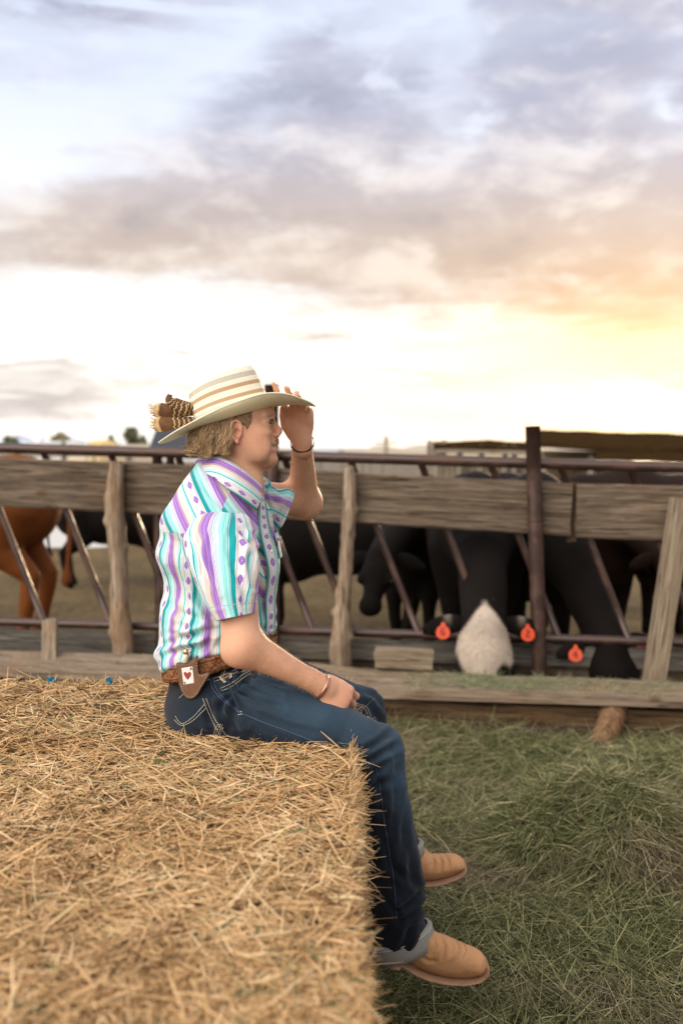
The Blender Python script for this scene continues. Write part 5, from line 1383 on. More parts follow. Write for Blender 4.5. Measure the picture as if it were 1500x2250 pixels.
# ---- boots
def boot(outl, soleo, Y, yaw, heel):
    px = np.array(outl); lo = P(px[:, 0].min()-60, px[:, 1].max()+60, Y); hi = P(px[:, 0].max()+60, px[:, 1].min()-60, Y)
    fd = Field((lo[0], Y-.12, lo[2]), (hi[0], Y+.12, hi[2]), .004)
    fd.inflate(outl, Y, .041, .040, .01, yaw=yaw)
    V, Q = fd.mesh(2); N = vnormals(V, Q)
    t = (V[:, 0]-V[:, 0].min())/(np.ptp(V[:, 0])); V = V+N*(.0022*np.sin(t*34+V[:, 2]*60)*np.exp(-((t-.42)/.12)**2)*np.clip(N[:, 2], 0, 1)+.0012*snoise(V, 24, 2, 2))[:, None]
    V = V+N*creases(V, [[(966, 2060, 1.0), (976, 2082), (970, 2108)], [(986, 2064, .9), (994, 2084), (988, 2104)], [(950, 2052, .8), (955, 2078), (946, 2100)], [(920, 2100, .7), (940, 2112), (960, 2112)],
        [(962, 1880, 1.0), (970, 1896), (966, 1912)], [(976, 1879, .9), (984, 1894), (982, 1908)], [(948, 1880, .8), (952, 1896), (944, 1912)]], 4.5, .0030)[:, None]
    o = mesh('boot', V, Q, M['boot'], person)
    bq = bvh_of(V, Q)
    for ln in ([(1000, 2066), (1008, 2084), (1000, 2102), (984, 2112)], [(1005, 2067), (1013, 2085), (1005, 2104), (988, 2116)], [(1018, 2072), (1024, 2088), (1017, 2104)]):
        q = onto(bq, catmull(np.array(ln, float), 10), .0004)
        if len(q) > 6: mb = MB(); mb.tube(q, .0006, 4); mb.build('toe_stitching', M['toe_thread'], o)
    f2 = Field((lo[0], Y-.12, lo[2]-.03), (hi[0], Y+.12, hi[2]), .0035)
    f2.inflate(soleo, Y, .046, .0050, .003, sm=4, yaw=yaw)
    for h in heel: f2.inflate(h, Y, .038, .006, .004, sm=3, yaw=yaw)
    V, Q = f2.mesh(1); s = mesh('sole', V, Q, M['sole'], o)
    # welt stitching along the near edge
    bb = bvh_of(V, Q); top = catmull(np.array(soleo[:len(soleo)//2], float), 10); q = onto(bb, top+[0, 2.2], .0006)
    if len(q) > 6:
        L = np.concatenate([[0], np.cumsum(np.linalg.norm(np.diff(q, axis=0), axis=1))]); mb = MB(); x = 0
        while x < L[-1]-.003:
            g = [np.array([np.interp(e, L, q[:, k]) for k in range(3)]) for e in (x, x+.0026)]; mb.tube(g, .0008, 5); x += .0048
        mb.build('welt_stitching', M['thread'], o)
    return o
boot([(846, 2040), (880, 2030), (935, 2040), (958, 2053), (985, 2060), (1015, 2070), (1044, 2079), (1060, 2090), (1066, 2106), (1064, 2120), (1052, 2131), (1020, 2140), (980, 2142), (935, 2136), (905, 2124), (880, 2112), (850, 2096)],
     [(878, 2108), (905, 2121), (935, 2132), (965, 2137), (1000, 2138), (1035, 2133), (1056, 2123), (1067, 2105), (1070, 2113), (1063, 2126), (1041, 2140), (1005, 2148), (960, 2149), (925, 2143), (900, 2132), (874, 2116)], 2.41, -.22,
     [[(838, 2086), (866, 2098), (880, 2112), (872, 2121), (845, 2113)]])
boot([(880, 1850), (905, 1848), (932, 1866), (950, 1878), (975, 1877), (1000, 1876), (1016, 1885), (1022, 1897), (1012, 1909), (985, 1922), (955, 1931), (925, 1934), (900, 1930), (882, 1920)],
     [(900, 1928), (925, 1931), (955, 1928), (985, 1918), (1008, 1907), (1019, 1895), (1023, 1898), (1014, 1912), (985, 1929), (955, 1939), (925, 1942), (900, 1938)], 2.80, -.15,
     [[(858, 1925), (880, 1928), (900, 1934), (900, 1950), (880, 1956), (860, 1950)]])

# ---- belt, knife sheath, bracelets
def build_belt():
    ph = np.linspace(-np.pi, np.pi, 160, endpoint=False); 
    rows = []
    for v_, off in [(-.0, .004), (.0, .008), (.045, .008), (.045, .004)]: pass
    c = P(484, 1431, YM); f = np.array([math.cos(PSI), -math.sin(PSI), 0]); l = np.array([math.sin(PSI), math.cos(PSI), 0])
    def ring(dz, off):
        h = 113/FPX*YM; b = .168; a = math.sqrt(h*h-(b*math.sin(PSI))**2)/math.cos(PSI)
        d = ((a+off)*np.cos(ph))[:, None]*f+((b+off)*np.sin(ph))[:, None]*l
        p = c+d+[0, 0, dz]; p[:, 2] += .30*d[:, 0]; return p
    sc_ = .0022*np.abs(np.sin(ph*24))
    rows = [ring(-.020, .004), ring(-.021, .0105)-np.array([0, 0, 1])*sc_[:, None], ring(-.015, .0115), ring(.015, .0115), ring(.021, .0105)+np.array([0, 0, 1])*sc_[:, None], ring(.020, .004)]
    o = mesh('belt', np.concatenate(rows), grid_faces(6, 160), M['leather'], person)
    mb = MB()
    for z in (-.0135, .0135): q = ring(z, .0122); mb.tube(np.concatenate([q, q[:1]]), .0011, 5)
    mb.build('belt_border', plain('dark_leather', (.07, .028, .012), .6), o)
    mb = MB()   # carved scrolls
    for k in range(0, 160, 5):
        q0 = ring(0, .0120)[k]; q1 = ring(.007*(1 if k % 2 else -1), .0125)[(k+2) % 160]; q2 = ring(-.008*(1 if k % 2 else -1), .0122)[(k+4) % 160]; mb.tube(catmull([q0, q1, q2], 4), .0010, 5)
    mb.build('belt_carving', plain('dark_tooling', (.10, .035, .015), .6), o)
    rows = [ring(-.045, -.012), ring(-.02, .001), ring(.004, .002), ring(.010, -.002)]
    mesh('waistband', np.concatenate(rows), grid_faces(4, 160), M['denim'], jeans, attrs={'wash_shade': np.full(640, .1)})
build_belt()
def build_sheath():
    Yb = 2.445
    def slab(poly, Y0, Wd, Rr, m, nm, par, h=.0016, sm=5, tilt=0):
        q = np.array(poly, float); lo = P(q[:, 0].min()-8, q[:, 1].max()+8, Y0); hi = P(q[:, 0].max()+8, q[:, 1].min()-8, Y0)
        fd = Field((lo[0], Y0-Wd-.006, lo[2]), (hi[0], Y0+Wd+.006, hi[2]), h); fd.inflate(poly, Y0, Wd, Rr, .002, sm=sm)
        V, Q = fd.mesh(1); V[:, 1] += (V[:, 0]-P(415, 1480, Y0)[0])*-.50
        return mesh(nm, V, Q, m, par)
    lea = mat('sheath_leather', lambda t, b: mix(noise(t, objc(t), 45, 5, .7), (.075, .034, .018), (.20, .10, .055)), .55)
    sh = slab([(385, 1461), (400, 1458), (418, 1452), (432, 1440), (437, 1440), (437, 1465), (442, 1478), (462, 1472), (464, 1478), (456, 1492), (445, 1510), (436, 1526), (424, 1535), (410, 1535), (399, 1524), (391, 1505), (388, 1485)], Yb, .010, .006, lea, 'knife_sheath', person)
    slab([(397, 1470), (424, 1463), (428, 1500), (402, 1507)], Yb-.0095, .0025, .0018, plain('worn_white_card', (.62, .58, .55), .5, .14, 60), 'card', sh, .0011, 1)
    red = plain('red_heart', (.27, .035, .025), .5); ink = plain('grey_ink', (.16, .08, .09), .6)
    slab([(411, 1494), (403, 1484), (403, 1479), (407, 1477), (411, 1480), (415, 1476), (419, 1477), (420, 1482), (416, 1489)], Yb-.0125, .0016, .0014, red, 'heart', sh, .0009, 3)
    def letter(cx, cy, s, rot=1):
        mb = MB()
        for a, b in [((-1, 1.4), (0, -1.4)), ((0, -1.4), (1, 1.4)), ((-.6, .5), (.6, .5))]:
            g = [P(cx+q[0]*s, cy+q[1]*s*rot, Yb-.0125)+[0, 0, 0] for q in (a, b)]
            for k in g: k[1] += (k[0]-P(415, 1480, Yb)[0])*-.50
            mb.tube(g, .0007, 5)
        mb.build('letter', ink, sh)
    letter(420, 1468.5, 2.2); letter(404.5, 1502, 1.8, -1)
    mb = MB()
    edge = catmull(np.array([(436, 1444), (434, 1466), (440, 1482), (458, 1477), (452, 1490), (442, 1508), (433, 1522), (422, 1531), (411, 1531), (402, 1521), (395, 1503)], float), 8)
    for i in range(0, len(edge)-1, 2):
        g = [P(*edge[i], Yb-.0102), P(*(edge[i]*.4+edge[i+1]*.6), Yb-.0104)]
        for k in g: k[1] += (k[0]-P(415, 1480, Yb)[0])*-.50
        mb.tube(g, .0009, 5)
    mb.build('sheath_stitching', M['thread'], sh)
    brass = plain('brass', (.65, .45, .2), .3, Metallic=.9); bone = plain('bone_handle', (.62, .55, .42), .4)
    def rod(a, b, r_, m, nm):
        mb = MB(); p0, p1 = P(*a), P(*b); mb.tube([p0, p0+(p1-p0)*.05, p0+(p1-p0)*.95, p1], [r_*.8, r_, r_, r_*.75], 12); return mb.build(nm, m, sh)
    rod((407, 1456, Yb-.004), (408, 1437, Yb-.004), .0068, bone, 'knife_handle'); rod((408, 1438, Yb-.004), (408.5, 1427, Yb-.004), .0064, brass, 'knife_bolster')
    rod((416, 1450, Yb), (417.5, 1434, Yb), .003, plain('steel', (.4, .4, .42), .3, Metallic=1.0), 'knife_clip')
build_sheath()
def bracelet(c, ax, r0, r1, w, t, m, nm, gap=0):
    ax = np.array(ax, float); ax /= np.linalg.norm(ax); A = np.cross(ax, [0, 1, 0]); A /= np.linalg.norm(A); B = np.cross(ax, A)
    ph = np.linspace(gap, 2*np.pi-gap, 60, endpoint=bool(gap)); rows = []
    for dz, dr in [(-w/2, 0), (-w/2, t), (-w/4, t*1.3), (w/4, t*1.3), (w/2, t), (w/2, 0)]:
        rows.append(c+ax*dz+((r0+dr)*np.cos(ph))[:, None]*A+((r1+dr)*np.sin(ph))[:, None]*B)
    V = np.concatenate(rows); F = grid_faces(6, 60, not gap); o = mesh(nm, V, F, m, person, thick=.0006); return o
bracelet(P(706, 1509, 2.42)+[0, 0, .0], WRN-ELN, .0300, .0300, .0085, .0012, plain('copper', (.62, .30, .20), .28, .1, 200, Metallic=.9), 'copper_bracelet')
bracelet(WRF+[.0010, .0, -.006], (WRF-ELF)*[1, 1, 1]+[-.02, -.05, 0], .0318, .0310, .0065, .0012, plain('black_band', (.02, .018, .016), .35), 'black_bracelet')
# ---- hat
def build_hat():
    tilt = R(17.5)
    C0 = P(515, 918, YM)                                   # centre of the crown's base
    ex = np.array([math.cos(tilt), 0, math.sin(tilt)]); ez = np.array([-math.sin(tilt), 0, math.cos(tilt)]); ey = np.array([0, 1., 0])
    W3 = lambda x, y, z: C0+np.asarray(x)[..., None]*ex+np.asarray(y)[..., None]*ey+np.asarray(z)[..., None]*ez
    def f_hat(t, b):
        x, y, _ = sep(uvc(t))        # x around (0..1), y up (0..1)
        cream = (.86, .80, .66); tan = (.44, .26, .13); dark = (.10, .07, .045)
        c = ramp(y, [(0, cream), (.35, tan), (.43, cream), (.56, tan), (.645, cream)], 'CONSTANT')
        cx = (x*260.0).m('FRACT'); cy = (y*46.0).m('FRACT')
        chk = (cx-.5)*(cy-.5)
        wv = sstep(chk, -.02, .02)
        c = mix((wv*sstep(y, .72, .70)*.35).clamp(), c, (.72, .60, .44))
        hole_band = (sstep(y, .745, .755)*sstep(y, .865, .855)).m('MAXIMUM', sstep(y, .225, .235)*sstep(y, .295, .285)*.7)
        hx = ((x*150.0+(y*18.0).m('FLOOR')*.5).m('FRACT')-.5).m('ABSOLUTE'); hy = ((y*36.0).m('FRACT')-.5).m('ABSOLUTE')
        hole = sstep(hx, .30, .22)*sstep(hy, .42, .34)
        c = mix((hole*hole_band).clamp(), c, dark)
        fin = noise(t, mapping(objc(t), (90, 90, 240)), 3, 3); bump(t, b, fin+wv*.4, .25, .002)
        return mix(.22, c, mix(fin, (.45, .42, .36), (1, 1, 1)), 'MULTIPLY')
    mh = mat('woven_straw', f_hat, .6)
    def f_brim(t, b):
        x, y, _ = sep(uvc(t)); g = ((x*420.0).m('FRACT')-.5).m('ABSOLUTE')*2; h = ((y*34.0).m('FRACT')-.5).m('ABSOLUTE')*2
        bump(t, b, g*.5+h*.5, .35, .002)
        c = mix(g*.5+h*.5, (.84, .69, .37), (.96, .86, .58))
        return mix(noise(t, objc(t), 12, 4)*.5, c, (.74, .70, .56))
    mbm = mat('brim_straw', f_brim, .6)
    hat = empty('hat', C0); setparent(hat, person)
    # crown
    nth, nz = 160, 60; th = np.linspace(0, 2*np.pi, nth, endpoint=False)
    prof = [(0, 1.0), (.02, .995), (.05, .985), (.085, .965), (.108, .935), (.117, .90), (.1195, .84)]
    zz, rr = np.array(prof).T; tt = np.linspace(0, 1, nz); z = np.interp(tt, np.linspace(0, 1, 7), zz); rs = np.interp(tt, np.linspace(0, 1, 7), rr)
    a0, b0 = .1025, .082
    def ring(z_, rs_, k=0.0):
        front = np.clip(np.cos(th), 0, 1); x = a0*rs_*np.cos(th)*(1-.10*(z_/.12)*front); y = b0*rs_*np.sin(th)*(1-.22*(z_/.12)*front**1.5)
        zt = z_*(1.0+.0*np.cos(th))-(z_/.12)*.016*(np.cos(th) < -0)*np.cos(th)**2
        return x, y, zt
    rows = []; uvs = []
    for i in range(nz):
        x, y, zt = ring(z[i], rs[i]); rows.append(W3(x, y, zt)); uvs.append(np.stack([th/6.2832, np.full(nth, z[i]/.1195)], -1))
    # top with a long crease and two dents
    for q in np.linspace(.93, 0.0, 16):
        x, y, zt = ring(.1195, .84*q); yy = y/(b0*.84); xx = x/(a0*.84)
        dz = -.030*np.exp(-(yy/.38)**2)*np.clip(1-xx**4, 0, 1)*(1-q**6)-.018*np.exp(-((np.abs(yy)-.55)/.25)**2)*np.exp(-((xx-.45)/.30)**2)*(1-q**6)+.004*(1-q)
        rows.append(W3(x, y, zt+dz)); uvs.append(np.stack([th/6.2832, np.full(nth, .9)], -1))
    V = np.array(rows); n = len(rows)
    pinch = np.exp(-((np.abs(np.sin(th))-.75)/.3)**2)*(np.cos(th) > 0)
    F = grid_faces(n, nth); cuv = np.array(uvs).reshape(-1, 2)[F]; cc = cuv[..., 0]; mx = cc.max(1, keepdims=True); cuv[..., 0] = np.where(mx-cc > .5, cc+1, cc)
    mesh('crown', V.reshape(-1, 3), F, mh, hat, corner_uv=cuv.reshape(-1, 2))
    # brim
    nr = 34; rows = []; uvs = []
    for i in range(nr):
        r = i/(nr-1); c, s = np.cos(th), np.sin(th)
        wx = np.where(c > 0, .108, .105); wy = .070
        side = np.abs(s)**1.7
        ox = (wx*r)*c; oy = wy*r*s*(1-.42*r*side); dg = np.degrees(np.abs(np.arctan2(s, c))); rz = np.interp(dg, [0, 12, 28, 45, 62, 90, 120, 150, 168, 180], [-.034, -.028, -.010, .016, .031, .028, .012, -.003, -.006, -.006]); rz = np.convolve(np.tile(rz, 3), np.hanning(13)/np.hanning(13).sum(), 'same')[nth:2*nth]; oz = rz*r**1.6+.003*np.sin(np.pi*r)*side
        x = a0*c+ox; y = b0*s+oy; rows.append(W3(x, y, oz)); uvs.append(np.stack([th/6.2832, np.full(nth, r)], -1))
    V = np.array(rows); F = grid_faces(nr, nth); cuv = np.array(uvs).reshape(-1, 2)[F]; cc = cuv[..., 0]; mx = cc.max(1, keepdims=True); cuv[..., 0] = np.where(mx-cc > .5, cc+1, cc)
    br = mesh('brim', V.reshape(-1, 3), F, mbm, hat, corner_uv=cuv.reshape(-1, 2), thick=.0028)
    mb = MB(); mb.tube(np.concatenate([V[-1], V[-1][:1]]), .0022, 8); mb.build('brim_edge', plain('brim_binding', (.66, .60, .46), .6), br)
    # feathers at the back of the crown
    def f_feather(t, b):
        x, y, _ = sep(uvc(t)); n = noise(t, objc(t), 60, 4)
        zig = ((y-.5).m('ABSOLUTE')*14.0).m('SINE')*.018
        bars = ((x*9.0+zig*9+n*.35).m('FRACT')-.5).m('ABSOLUTE')
        c = mix(sstep(bars, .16, .10), (.10, .055, .026), (.55, .38, .20))
        c = mix(sstep(x, .50, .56), c, mix(sstep(n, .3, .7), (.17, .075, .028), (.10, .05, .024)))
        c = mix(sstep(x+n*.08, .84, .90), c, (.62, .42, .22))
        fine = ((y*90+x*30).m('SINE')*.5+.5); bump(t, b, fine, .4, .002)
        return c
    mf = mat('barred_feather', f_feather, .65)
    def feather(p0, p1, w, Y, bend, seed, curl=0.0, nm='feather'):
        a, b = P(*p0, Y), P(*p1, Y); d = b-a; L = np.linalg.norm(d); d /= L; up = np.cross([0, 1, 0], d); up /= np.linalg.norm(up)
        r = np.random.default_rng(seed); nx, ny = 60, 15; V, F, UV = [], [], []
        x = np.linspace(0, 1, nx)[:, None]; y = np.linspace(-1, 1, ny)[None, :]
        wid = w*np.interp(x, [0, .1, .5, .8, .93, 1], [.45, .62, .85, 1.08, 1.05, .80])
        lean = np.abs(y)*.10*L
        jag = r.uniform(-.10, .04, ny)*L
        px = x*L+(lean-0)*x*0+np.where(x > .9, jag*(x-.9)*10, 0)-(1-np.sqrt(np.clip(1-(y*.72)**2, 0, 1)))*L*.30*np.clip(x-.6, 0, 1)*2.5
        c = a+px[..., None]*d+(wid*y)[..., None]*up
        ang = curl*x; c = c+(up*1.0)[None, None]*(curl*L*x**2)[..., None]+np.array([0, 1, 0])*(bend*L*x**2+.010*y**2)[..., None]
        return mesh(nm, c.reshape(-1, 3), grid_faces(nx, ny, False), mf, hat, uv=np.stack([x+0*y, y*.5+.5+0*x], -1).reshape(-1, 2), thick=.0010)
    feather((428, 924), (333, 934), .0185, YM-.030, -.05, 1)
    feather((430, 903), (331, 903), .0195, YM-.022, -.08, 2)
    feather((428, 894), (372, 886), .0150, YM-.036, -.1, 3, .35 if False else 0)
    # a curled one
    mb = []; a = catmull(np.array([P(412, 900, YM-.04), P(396, 896, YM-.045), P(382, 890, YM-.05), P(374, 882, YM-.053), P(371, 874, YM-.05), P(374, 867, YM-.042)]), 8)
    T = np.gradient(a, axis=0); T /= np.linalg.norm(T, axis=1)[:, None]; Nn = np.cross(T, [0, 1, 0]); w = np.interp(np.linspace(0, 1, len(a)), [0, .4, .8, 1], [.014, .013, .010, .0085])
    V = np.stack([a-Nn*w[:, None], a-np.array([0, .003, 0]), a+Nn*w[:, None]], 1); x = np.linspace(0, 1, len(a))[:, None]+np.zeros((1, 3)); y = np.array([[0, .5, 1.]])+0*x
    mesh('feather', V.reshape(-1, 3), grid_faces(len(a), 3, False), mf, hat, uv=np.stack([x*.8, y], -1).reshape(-1, 2), thick=.001)
    # frayed tips
    r = np.random.default_rng(2); P0, D = [], []
    for (px, py, dy) in [(334, 900, -.03), (336, 930, -.035)]:
        for k in range(60): P0.append(P(px+r.uniform(-2, 8), py+r.uniform(-13, 11), YM+dy)); D.append([-1, r.normal()*.2, r.normal()*.35])
    V, F, T_ = strands(np.array(P0), np.array(D), r.uniform(.006, .016, 120), np.full(120, .0008), .2, 2, 3)
    mesh('feather_fringe', V, F, plain('cream_barbs', (.62, .44, .26), .7), hat)
build_hat()
# ---------------------------------------------------------------- cattle
def f_hide(c0, c1, c2=None):
    def f(t, b):
        o = objc(t); n = noise(t, mapping(o, (1, 1, 1)), 5, 5); h = noise(t, mapping(o, (40, 40, 14)), 3, 4, .7); w = attr(t, 'white')
        bump(t, b, h, .6, .01)
        c = mix((n*.6+h*.4), c0, c1)
        b.inputs['Specular IOR Level'].default_value = .07; b.inputs['Sheen Weight'].default_value = .015; b.inputs['Sheen Roughness'].default_value = .45; b.inputs['Sheen Tint'].default_value = (.9, .65, .5, 1)
        return mix(w.clamp(), c, mix(n, mix(h, (.26, .18, .12), (.46, .37, .29)), mix(h, (.42, .34, .27), (.62, .54, .47))))
    return f
M['black_hide'] = mat('black_hide', f_hide((.0022, .0016, .0014), (.009, .006, .0045)), .7)
M['brown_hide'] = mat('dark_brown_hide', f_hide((.006, .003, .002), (.020, .010, .006)), .6)
M['red_hide'] = mat('red_hide', f_hide((.09, .026, .007), (.24, .075, .020)), .6)
M['tag'] = mat('orange_plastic', lambda t, b: mix(noise(t, objc(t), 30, 3), (.52, .042, .010), (.66, .075, .016)), .45)
M['fur_w'] = mat('pale_fur', lambda t, b: ramp(attr(t, 'tint'), [(0, (.24, .17, .12)), (.5, (.46, .38, .31)), (1, (.64, .57, .50))]), .8)
M['eye'] = plain('dark_eye', (.01, .008, .006), .1)
def cow(label, loc, yaw, m, sc=1.0, poll=None, muz=None, white=0, feed=True, tags=True, ear_up=.0, hs=1.0, seed=0, calf=False, h=.017, neck0=(.62, 0, 1.08), number=None):
    """local: x forward, y left, z up; poll and muzzle given in local metres"""
    fd = Field((-1.15, -.55, -.02), (1.95, .55, 1.60), h)
    fd.ell((-.05, 0, .93), (.78, .34, .37)); fd.ell((.42, 0, .90), (.36, .30, .42), None, .12); fd.ell((-.58, 0, 1.0), (.30, .29, .33), None, .12)
    fd.ell((.45, 0, 1.12), (.30, .15, .22), None, .12)
    if poll is None: poll, muz = (1.28, 0, 1.30), (1.62, 0, 1.02)
    pl, mz = np.array(poll, float), np.array(muz, float); n0 = np.array(neck0, float)
    fd.chain([n0+[0, 0, -.02], n0*.5+pl*.5+[-.12, 0, .08], pl*.72+n0*.28+[-.15, 0, .09], pl+(mz-pl)*.12], [.25, .175, .145, .122], .07)
    F = (mz-pl)/np.linalg.norm(mz-pl); S_ = np.cross([0, 0, 1.0], F); S_ = S_/np.linalg.norm(S_) if np.linalg.norm(S_) > .05 else np.array([0, 1., 0]); N = np.cross(F, S_)
    if abs(S_[1]) > .5 and S_[1] < 0: S_ = -S_; N = np.cross(F, S_)
    if N[0]*F[2] > 0 and False: N = -N
    Mh = np.stack([F, S_, N]); L = .50
    fd.ell(pl+F*.06*hs, (.10*hs, .090*hs, .09*hs), Mh, .05); fd.ell(pl+F*.19*hs, (.15*hs, .136*hs, .11*hs), Mh, .05); fd.cone(pl+F*.22*hs, pl+F*.46*hs, .100*hs, .068*hs, .04); fd.ell(pl+F*.50*hs, (.075*hs, .090*hs, .07*hs), Mh, .04)
    fd.ell(pl-F*.02, (.07, .06, .07), Mh, .05)
    for s in (-1, 1):
        fd.ell(pl+F*.27*hs+S_*s*.118*hs+N*.03, (.05*hs, .03*hs, .04*hs), Mh, .03)
        fd.chain([(.50, s*.17, .85), (.52, s*.165, .62), (.53, s*.16, .42), (.50, s*.155, .14), (.53, s*.155, .05)], [.15, .105, .062, .046, .055], .05)
        fd.chain([(-.60, s*.15, .95), (-.50, s*.18, .68), (-.74, s*.15, .47), (-.69, s*.145, .14), (-.66, s*.145, .05)], [.21, .145, .068, .046, .056], .05)
    V, Q = fd.mesh(2); V = V*1.0
    N_ = vnormals(V, Q); V = V+N_*(.006*snoise(V, 14, seed, 2))[:, None]
    V[:, 2] = np.maximum(V[:, 2], 0)
    w = np.zeros(len(V))
    if white:
        rel = V-pl; a = rel@F; s_ = rel@S_; nn = rel@N
        w = np.clip((a+.075-.02*snoise(V, 20, 4, 1))*30, 0, 1)*np.clip((np.clip(np.minimum(.062+a*.85, .166-.36*np.maximum(a-.22, 0)), .026, .17)+.010*snoise(V, 26, 6, 1)-np.abs(s_))*45, 0, 1)*np.clip(((nn*WSIGN)+.055+.0*a)*30, 0, 1)
        # a dark patch round one eye
        
        for sd_, rr_ in ((1, .048), (-1, .030)):
            e = pl+F*(.30 if sd_ > 0 else .33)*hs+S_*(.086 if sd_ > 0 else .112)*hs*sd_+N*.065; w *= 1-np.clip((rr_-np.linalg.norm((V-e)@Mh.T*[.50, .8, .8], axis=1))*60, 0, 1)
    Mt = Matrix.Translation(tuple(loc)) @ Matrix.Rotation(yaw, 4, 'Z') @ Matrix.Scale(sc, 4)
    root = empty('calf' if calf else 'cow', loc); tag(root, label, 'calf' if calf else 'cow', None)
    tr = lambda X: np.asarray(X)@(np.array(Mt.to_3x3())).T+np.array(loc)
    base = np.array(loc)
    def put(nm, X, F_, mt, par, **k):
        o = mesh(nm, tr(X)-base, F_, mt, None, **k); o.location = base; setparent(o, par); return o
    body = put('body', V, Q, m, root, attrs={'white': w})
    # ears, tags, eyes, tail
    for s in (-1, 1):
        e0 = pl+F*.05+S_*s*.085*hs-N*.0; d = S_*s+F*(.05+ear_up)-N*.12*1; d /= np.linalg.norm(d); up = np.cross(d, F); up /= np.linalg.norm(up)
        x = np.linspace(0, 1, 14); th = np.linspace(0, 2*np.pi, 16, endpoint=False)
        wd = .052*np.sin(np.clip(x*2.7+.30, 0, 3.0))**.7+.006
        drop = np.array([0, 0, -1.0])
        c = e0[None]+d[None]*(x*.25)[:, None]+drop[None]*(.035*x**2)[:, None]
        fw = np.cross(d, np.array([0, 0, 1.0])); fw /= np.linalg.norm(fw); vv = np.cross(fw, d)
        X = c[:, None]+(wd[:, None]*np.cos(th))[..., None]*vv+(wd[:, None]*.26*np.sin(th))[..., None]*fw
        F_ = [tuple(f) for f in grid_faces(14, 16)]+[tuple(range(16)), tuple(range(13*16, 14*16))[::-1]]
        wh = np.full(14*16, .012 if tags else .0)
        if white: wh = np.repeat(np.exp(-((x-.42)/.07)**2)*.40, 16)*np.tile(np.clip(np.cos(th)+.2, 0, 1), 14)
        ear = put('ear', X.reshape(-1, 3), F_, m, body, attrs={'white': wh})
        if tags:
            face = np.array([np.cos(-yaw), np.sin(-yaw)*0, 0]); cf = np.array([0, 0, CAMZ])
            # tag hangs from the ear and faces the alley
            pc = c[7]+drop*.035
            inv = np.array(Mt.to_3x3().inverted()); nrm = inv@np.array([.1*s, -1, .15]); nrm /= np.linalg.norm(nrm); pc = pc+nrm*.040
            rt = np.cross([0, 0, 1.0], nrm); rt /= np.linalg.norm(rt); upv = np.cross(nrm, rt)
            poly = [(0, .056), (.010, .050), (.012, .036), (.031, .022), (.039, 0), (.036, -.023), (.020, -.037), (0, -.041), (-.020, -.037), (-.036, -.023), (-.039, 0), (-.031, .022), (-.012, .036), (-.010, .050)]
            X = np.array([pc+rt*a_+upv*b_+nrm*z_ for z_ in (0, .004) for a_, b_ in poly]); n = len(poly)
            F_ = [tuple(range(n))[::-1], tuple(range(n, 2*n))]+[(i, (i+1) % n, n+(i+1) % n, n+i) for i in range(n)]
            tg = put('ear_tag', X, F_, M['tag'], ear, smooth=False)
            dg = {(-1): [(.010, .018), (-.004, .022), (-.012, .006), (-.010, -.012), (.002, -.020), (.012, -.010), (.006, .000), (-.008, -.004)], 1: [(-.010, .014), (.0, .022), (.010, .012), (-.008, -.004), (-.012, -.018), (.0, -.014), (.012, -.018)]}[s]
            if not white: dg = [(.004, -.022), (.004, .0), (.004, .020), (-.013, -.006), (.012, -.006)]
            q = np.array([pc+rt*a_+upv*b_+nrm*.0055 for a_, b_ in dg]); mb = MB(); mb.tube(q, .0032, 6); put('tag_number', np.concatenate(mb.v), mb.f, M['eye'], ear)
    mb = MB()
    for s in (-1, 1): c = pl+F*.29*hs+S_*s*.132*hs+N*.035; mb.tube([c-S_*s*.012, c, c+S_*s*.010, c+S_*s*.013], [.012, .019, .014, .004], 12)
    put('eyes', np.concatenate(mb.v), mb.f, M['eye'], body)
    mb = MB(); tp = [(-.90, 0, 1.16), (-.96, 0, 1.0), (-.97, .02, .75), (-.95, .02, .50), (-.94, .02, .38)]; mb.tube(catmull(np.array(tp), 4), np.interp(np.linspace(0, 1, 17), [0, .7, .85, 1], [.03, .016, .045, .01]), 8)
    put('tail', np.concatenate(mb.v), mb.f, m, body)
    if white:
        r = np.random.default_rng(5); keep = np.where(w > .6)[0]; pk = r.choice(keep, 3800); P0 = tr(V[pk]); Nw = N_[pk]@np.array(Mt.to_3x3()).T
        dF = np.array(Mt.to_3x3())@F; D = dF*1.0+Nw*.55+r.normal(size=(3800, 3))*.35
        c = tr(pl-F*.045); k2 = 500; P1 = c+r.normal(size=(k2, 3))*[.024, .02, .012]; D1 = r.normal(size=(k2, 3))*[.5, .4, .3]+[0, -.5, .9]
        Vs, Fs, Ts = strands(np.concatenate([P0, P1]), np.concatenate([D, D1]), np.concatenate([r.uniform(.008, .018, 3800), r.uniform(.015, .035, k2)]), .0013, .2, 2, 6, r.beta(3, 2.4, 3800+k2))
        Ts = np.clip(Ts*.75+.25*np.repeat(np.clip(.5+.6*snoise(np.concatenate([P0, P1]), 16, 3, 2), 0, 1), 9), 0, 1); o = mesh('face_hair', Vs, Fs, M['fur_w'], None, attrs={'tint': Ts}); setparent(o, body)
    return root
WSIGN, WSIDE = 1, 1
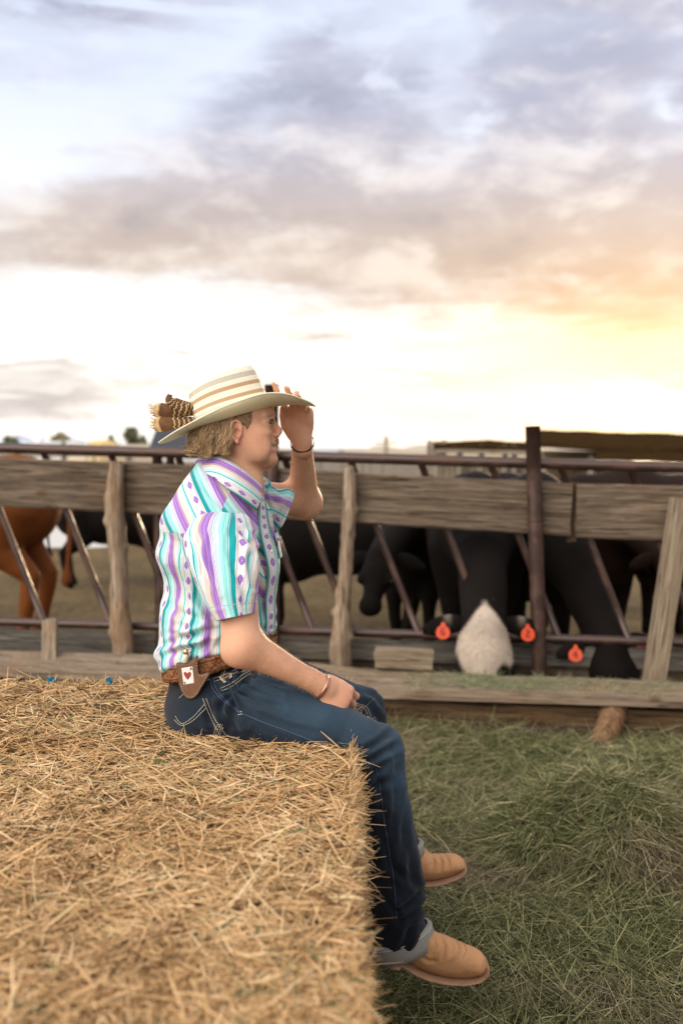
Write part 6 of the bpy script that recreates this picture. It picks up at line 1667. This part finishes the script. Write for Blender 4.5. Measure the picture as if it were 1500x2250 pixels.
def feeding(label, ppx, ppy, pY, yaw_deg, m, white=0, seed=0, sc=1.0, mdx=0.0, dist=.62, sidelean=0):
    """a cow whose poll is at the given point; body behind it"""
    pw = P(ppx, ppy, pY); yaw = R(yaw_deg)           # yaw of the forward axis
    fwd = np.array([math.cos(yaw), math.sin(yaw), 0]); lx = 1.34
    zl = pw[2]/sc; poll = (lx, sidelean, zl); muz = (lx+.13, sidelean+mdx, zl-.47)
    left = np.array([-math.sin(yaw), math.cos(yaw), 0])
    loc = pw*[1, 1, 0]-fwd*lx*sc-left*sidelean*sc
    return cow(label, loc, yaw, m, sc, poll, muz, white, seed=seed, neck0=(.66, 0, 1.02), hs=1.15)
feeding('black cow with a white face eating from the bunk', 1064, 1350, 5.55, -95, M['black_hide'], 1, 1, 1.0, 0)
feeding('black faced cow eating from the bunk beside the leaning post', 1335, 1392, 5.72, -88, M['black_hide'], 0, 2, 1.0, .05, sidelean=.22)
def stand(label, px, Y, yaw_deg, m, sc=1.0, seed=0, **k):
    g = P(px, 1100, Y)*[1, 1, 0]; return cow(label, g, R(yaw_deg), m, sc, seed=seed, tags=False, **k)
HD = dict(poll=(1.35, 0, .55), muz=(1.50, 0, .10))
stand('black cow standing broadside between the two front posts', 735, 7.9, 180, M['black_hide'], .87, 3, **HD)
stand('black cow standing behind the white faced cow', 960, 7.6, -118, M['black_hide'], .86, 4, poll=(1.30, .1, .95), muz=(1.60, .15, .6))
stand('dark brown cow standing behind the tall brown pipe post right of the white faced cow', 1255, 7.7, -70, M['brown_hide'], .87, 5, poll=(1.30, 0, .95), muz=(1.6, 0, .6))
stand('dark brown cow at the right edge behind the leaning post', 1490, 7.5, -100, M['brown_hide'], .87, 6, poll=(1.30, 0, .95), muz=(1.6, 0, .6))
stand('black cow farther back in the pen at the right', 1120, 9.6, 170, M['black_hide'], .85, 7)
stand('black cow farthest right in the pen, half hidden', 1420, 9.4, 185, M['black_hide'], .85, 8)
stand('dark brown cow with its back level with the right plank', 1490, 9.0, 176, M['brown_hide'], 1.0, 9, poll=(1.3, 0, 1.0), muz=(1.6, 0, .7))
stand('red cow at the left edge seen through the fence', -125, 7.8, 172, M['red_hide'], 1.08, 10, poll=(1.30, 0, 1.2), muz=(1.62, 0, .9))
stand('black calf walking in the pen behind the left knotty post', 268, 10.6, 8, M['black_hide'], .80, 11, calf=True)
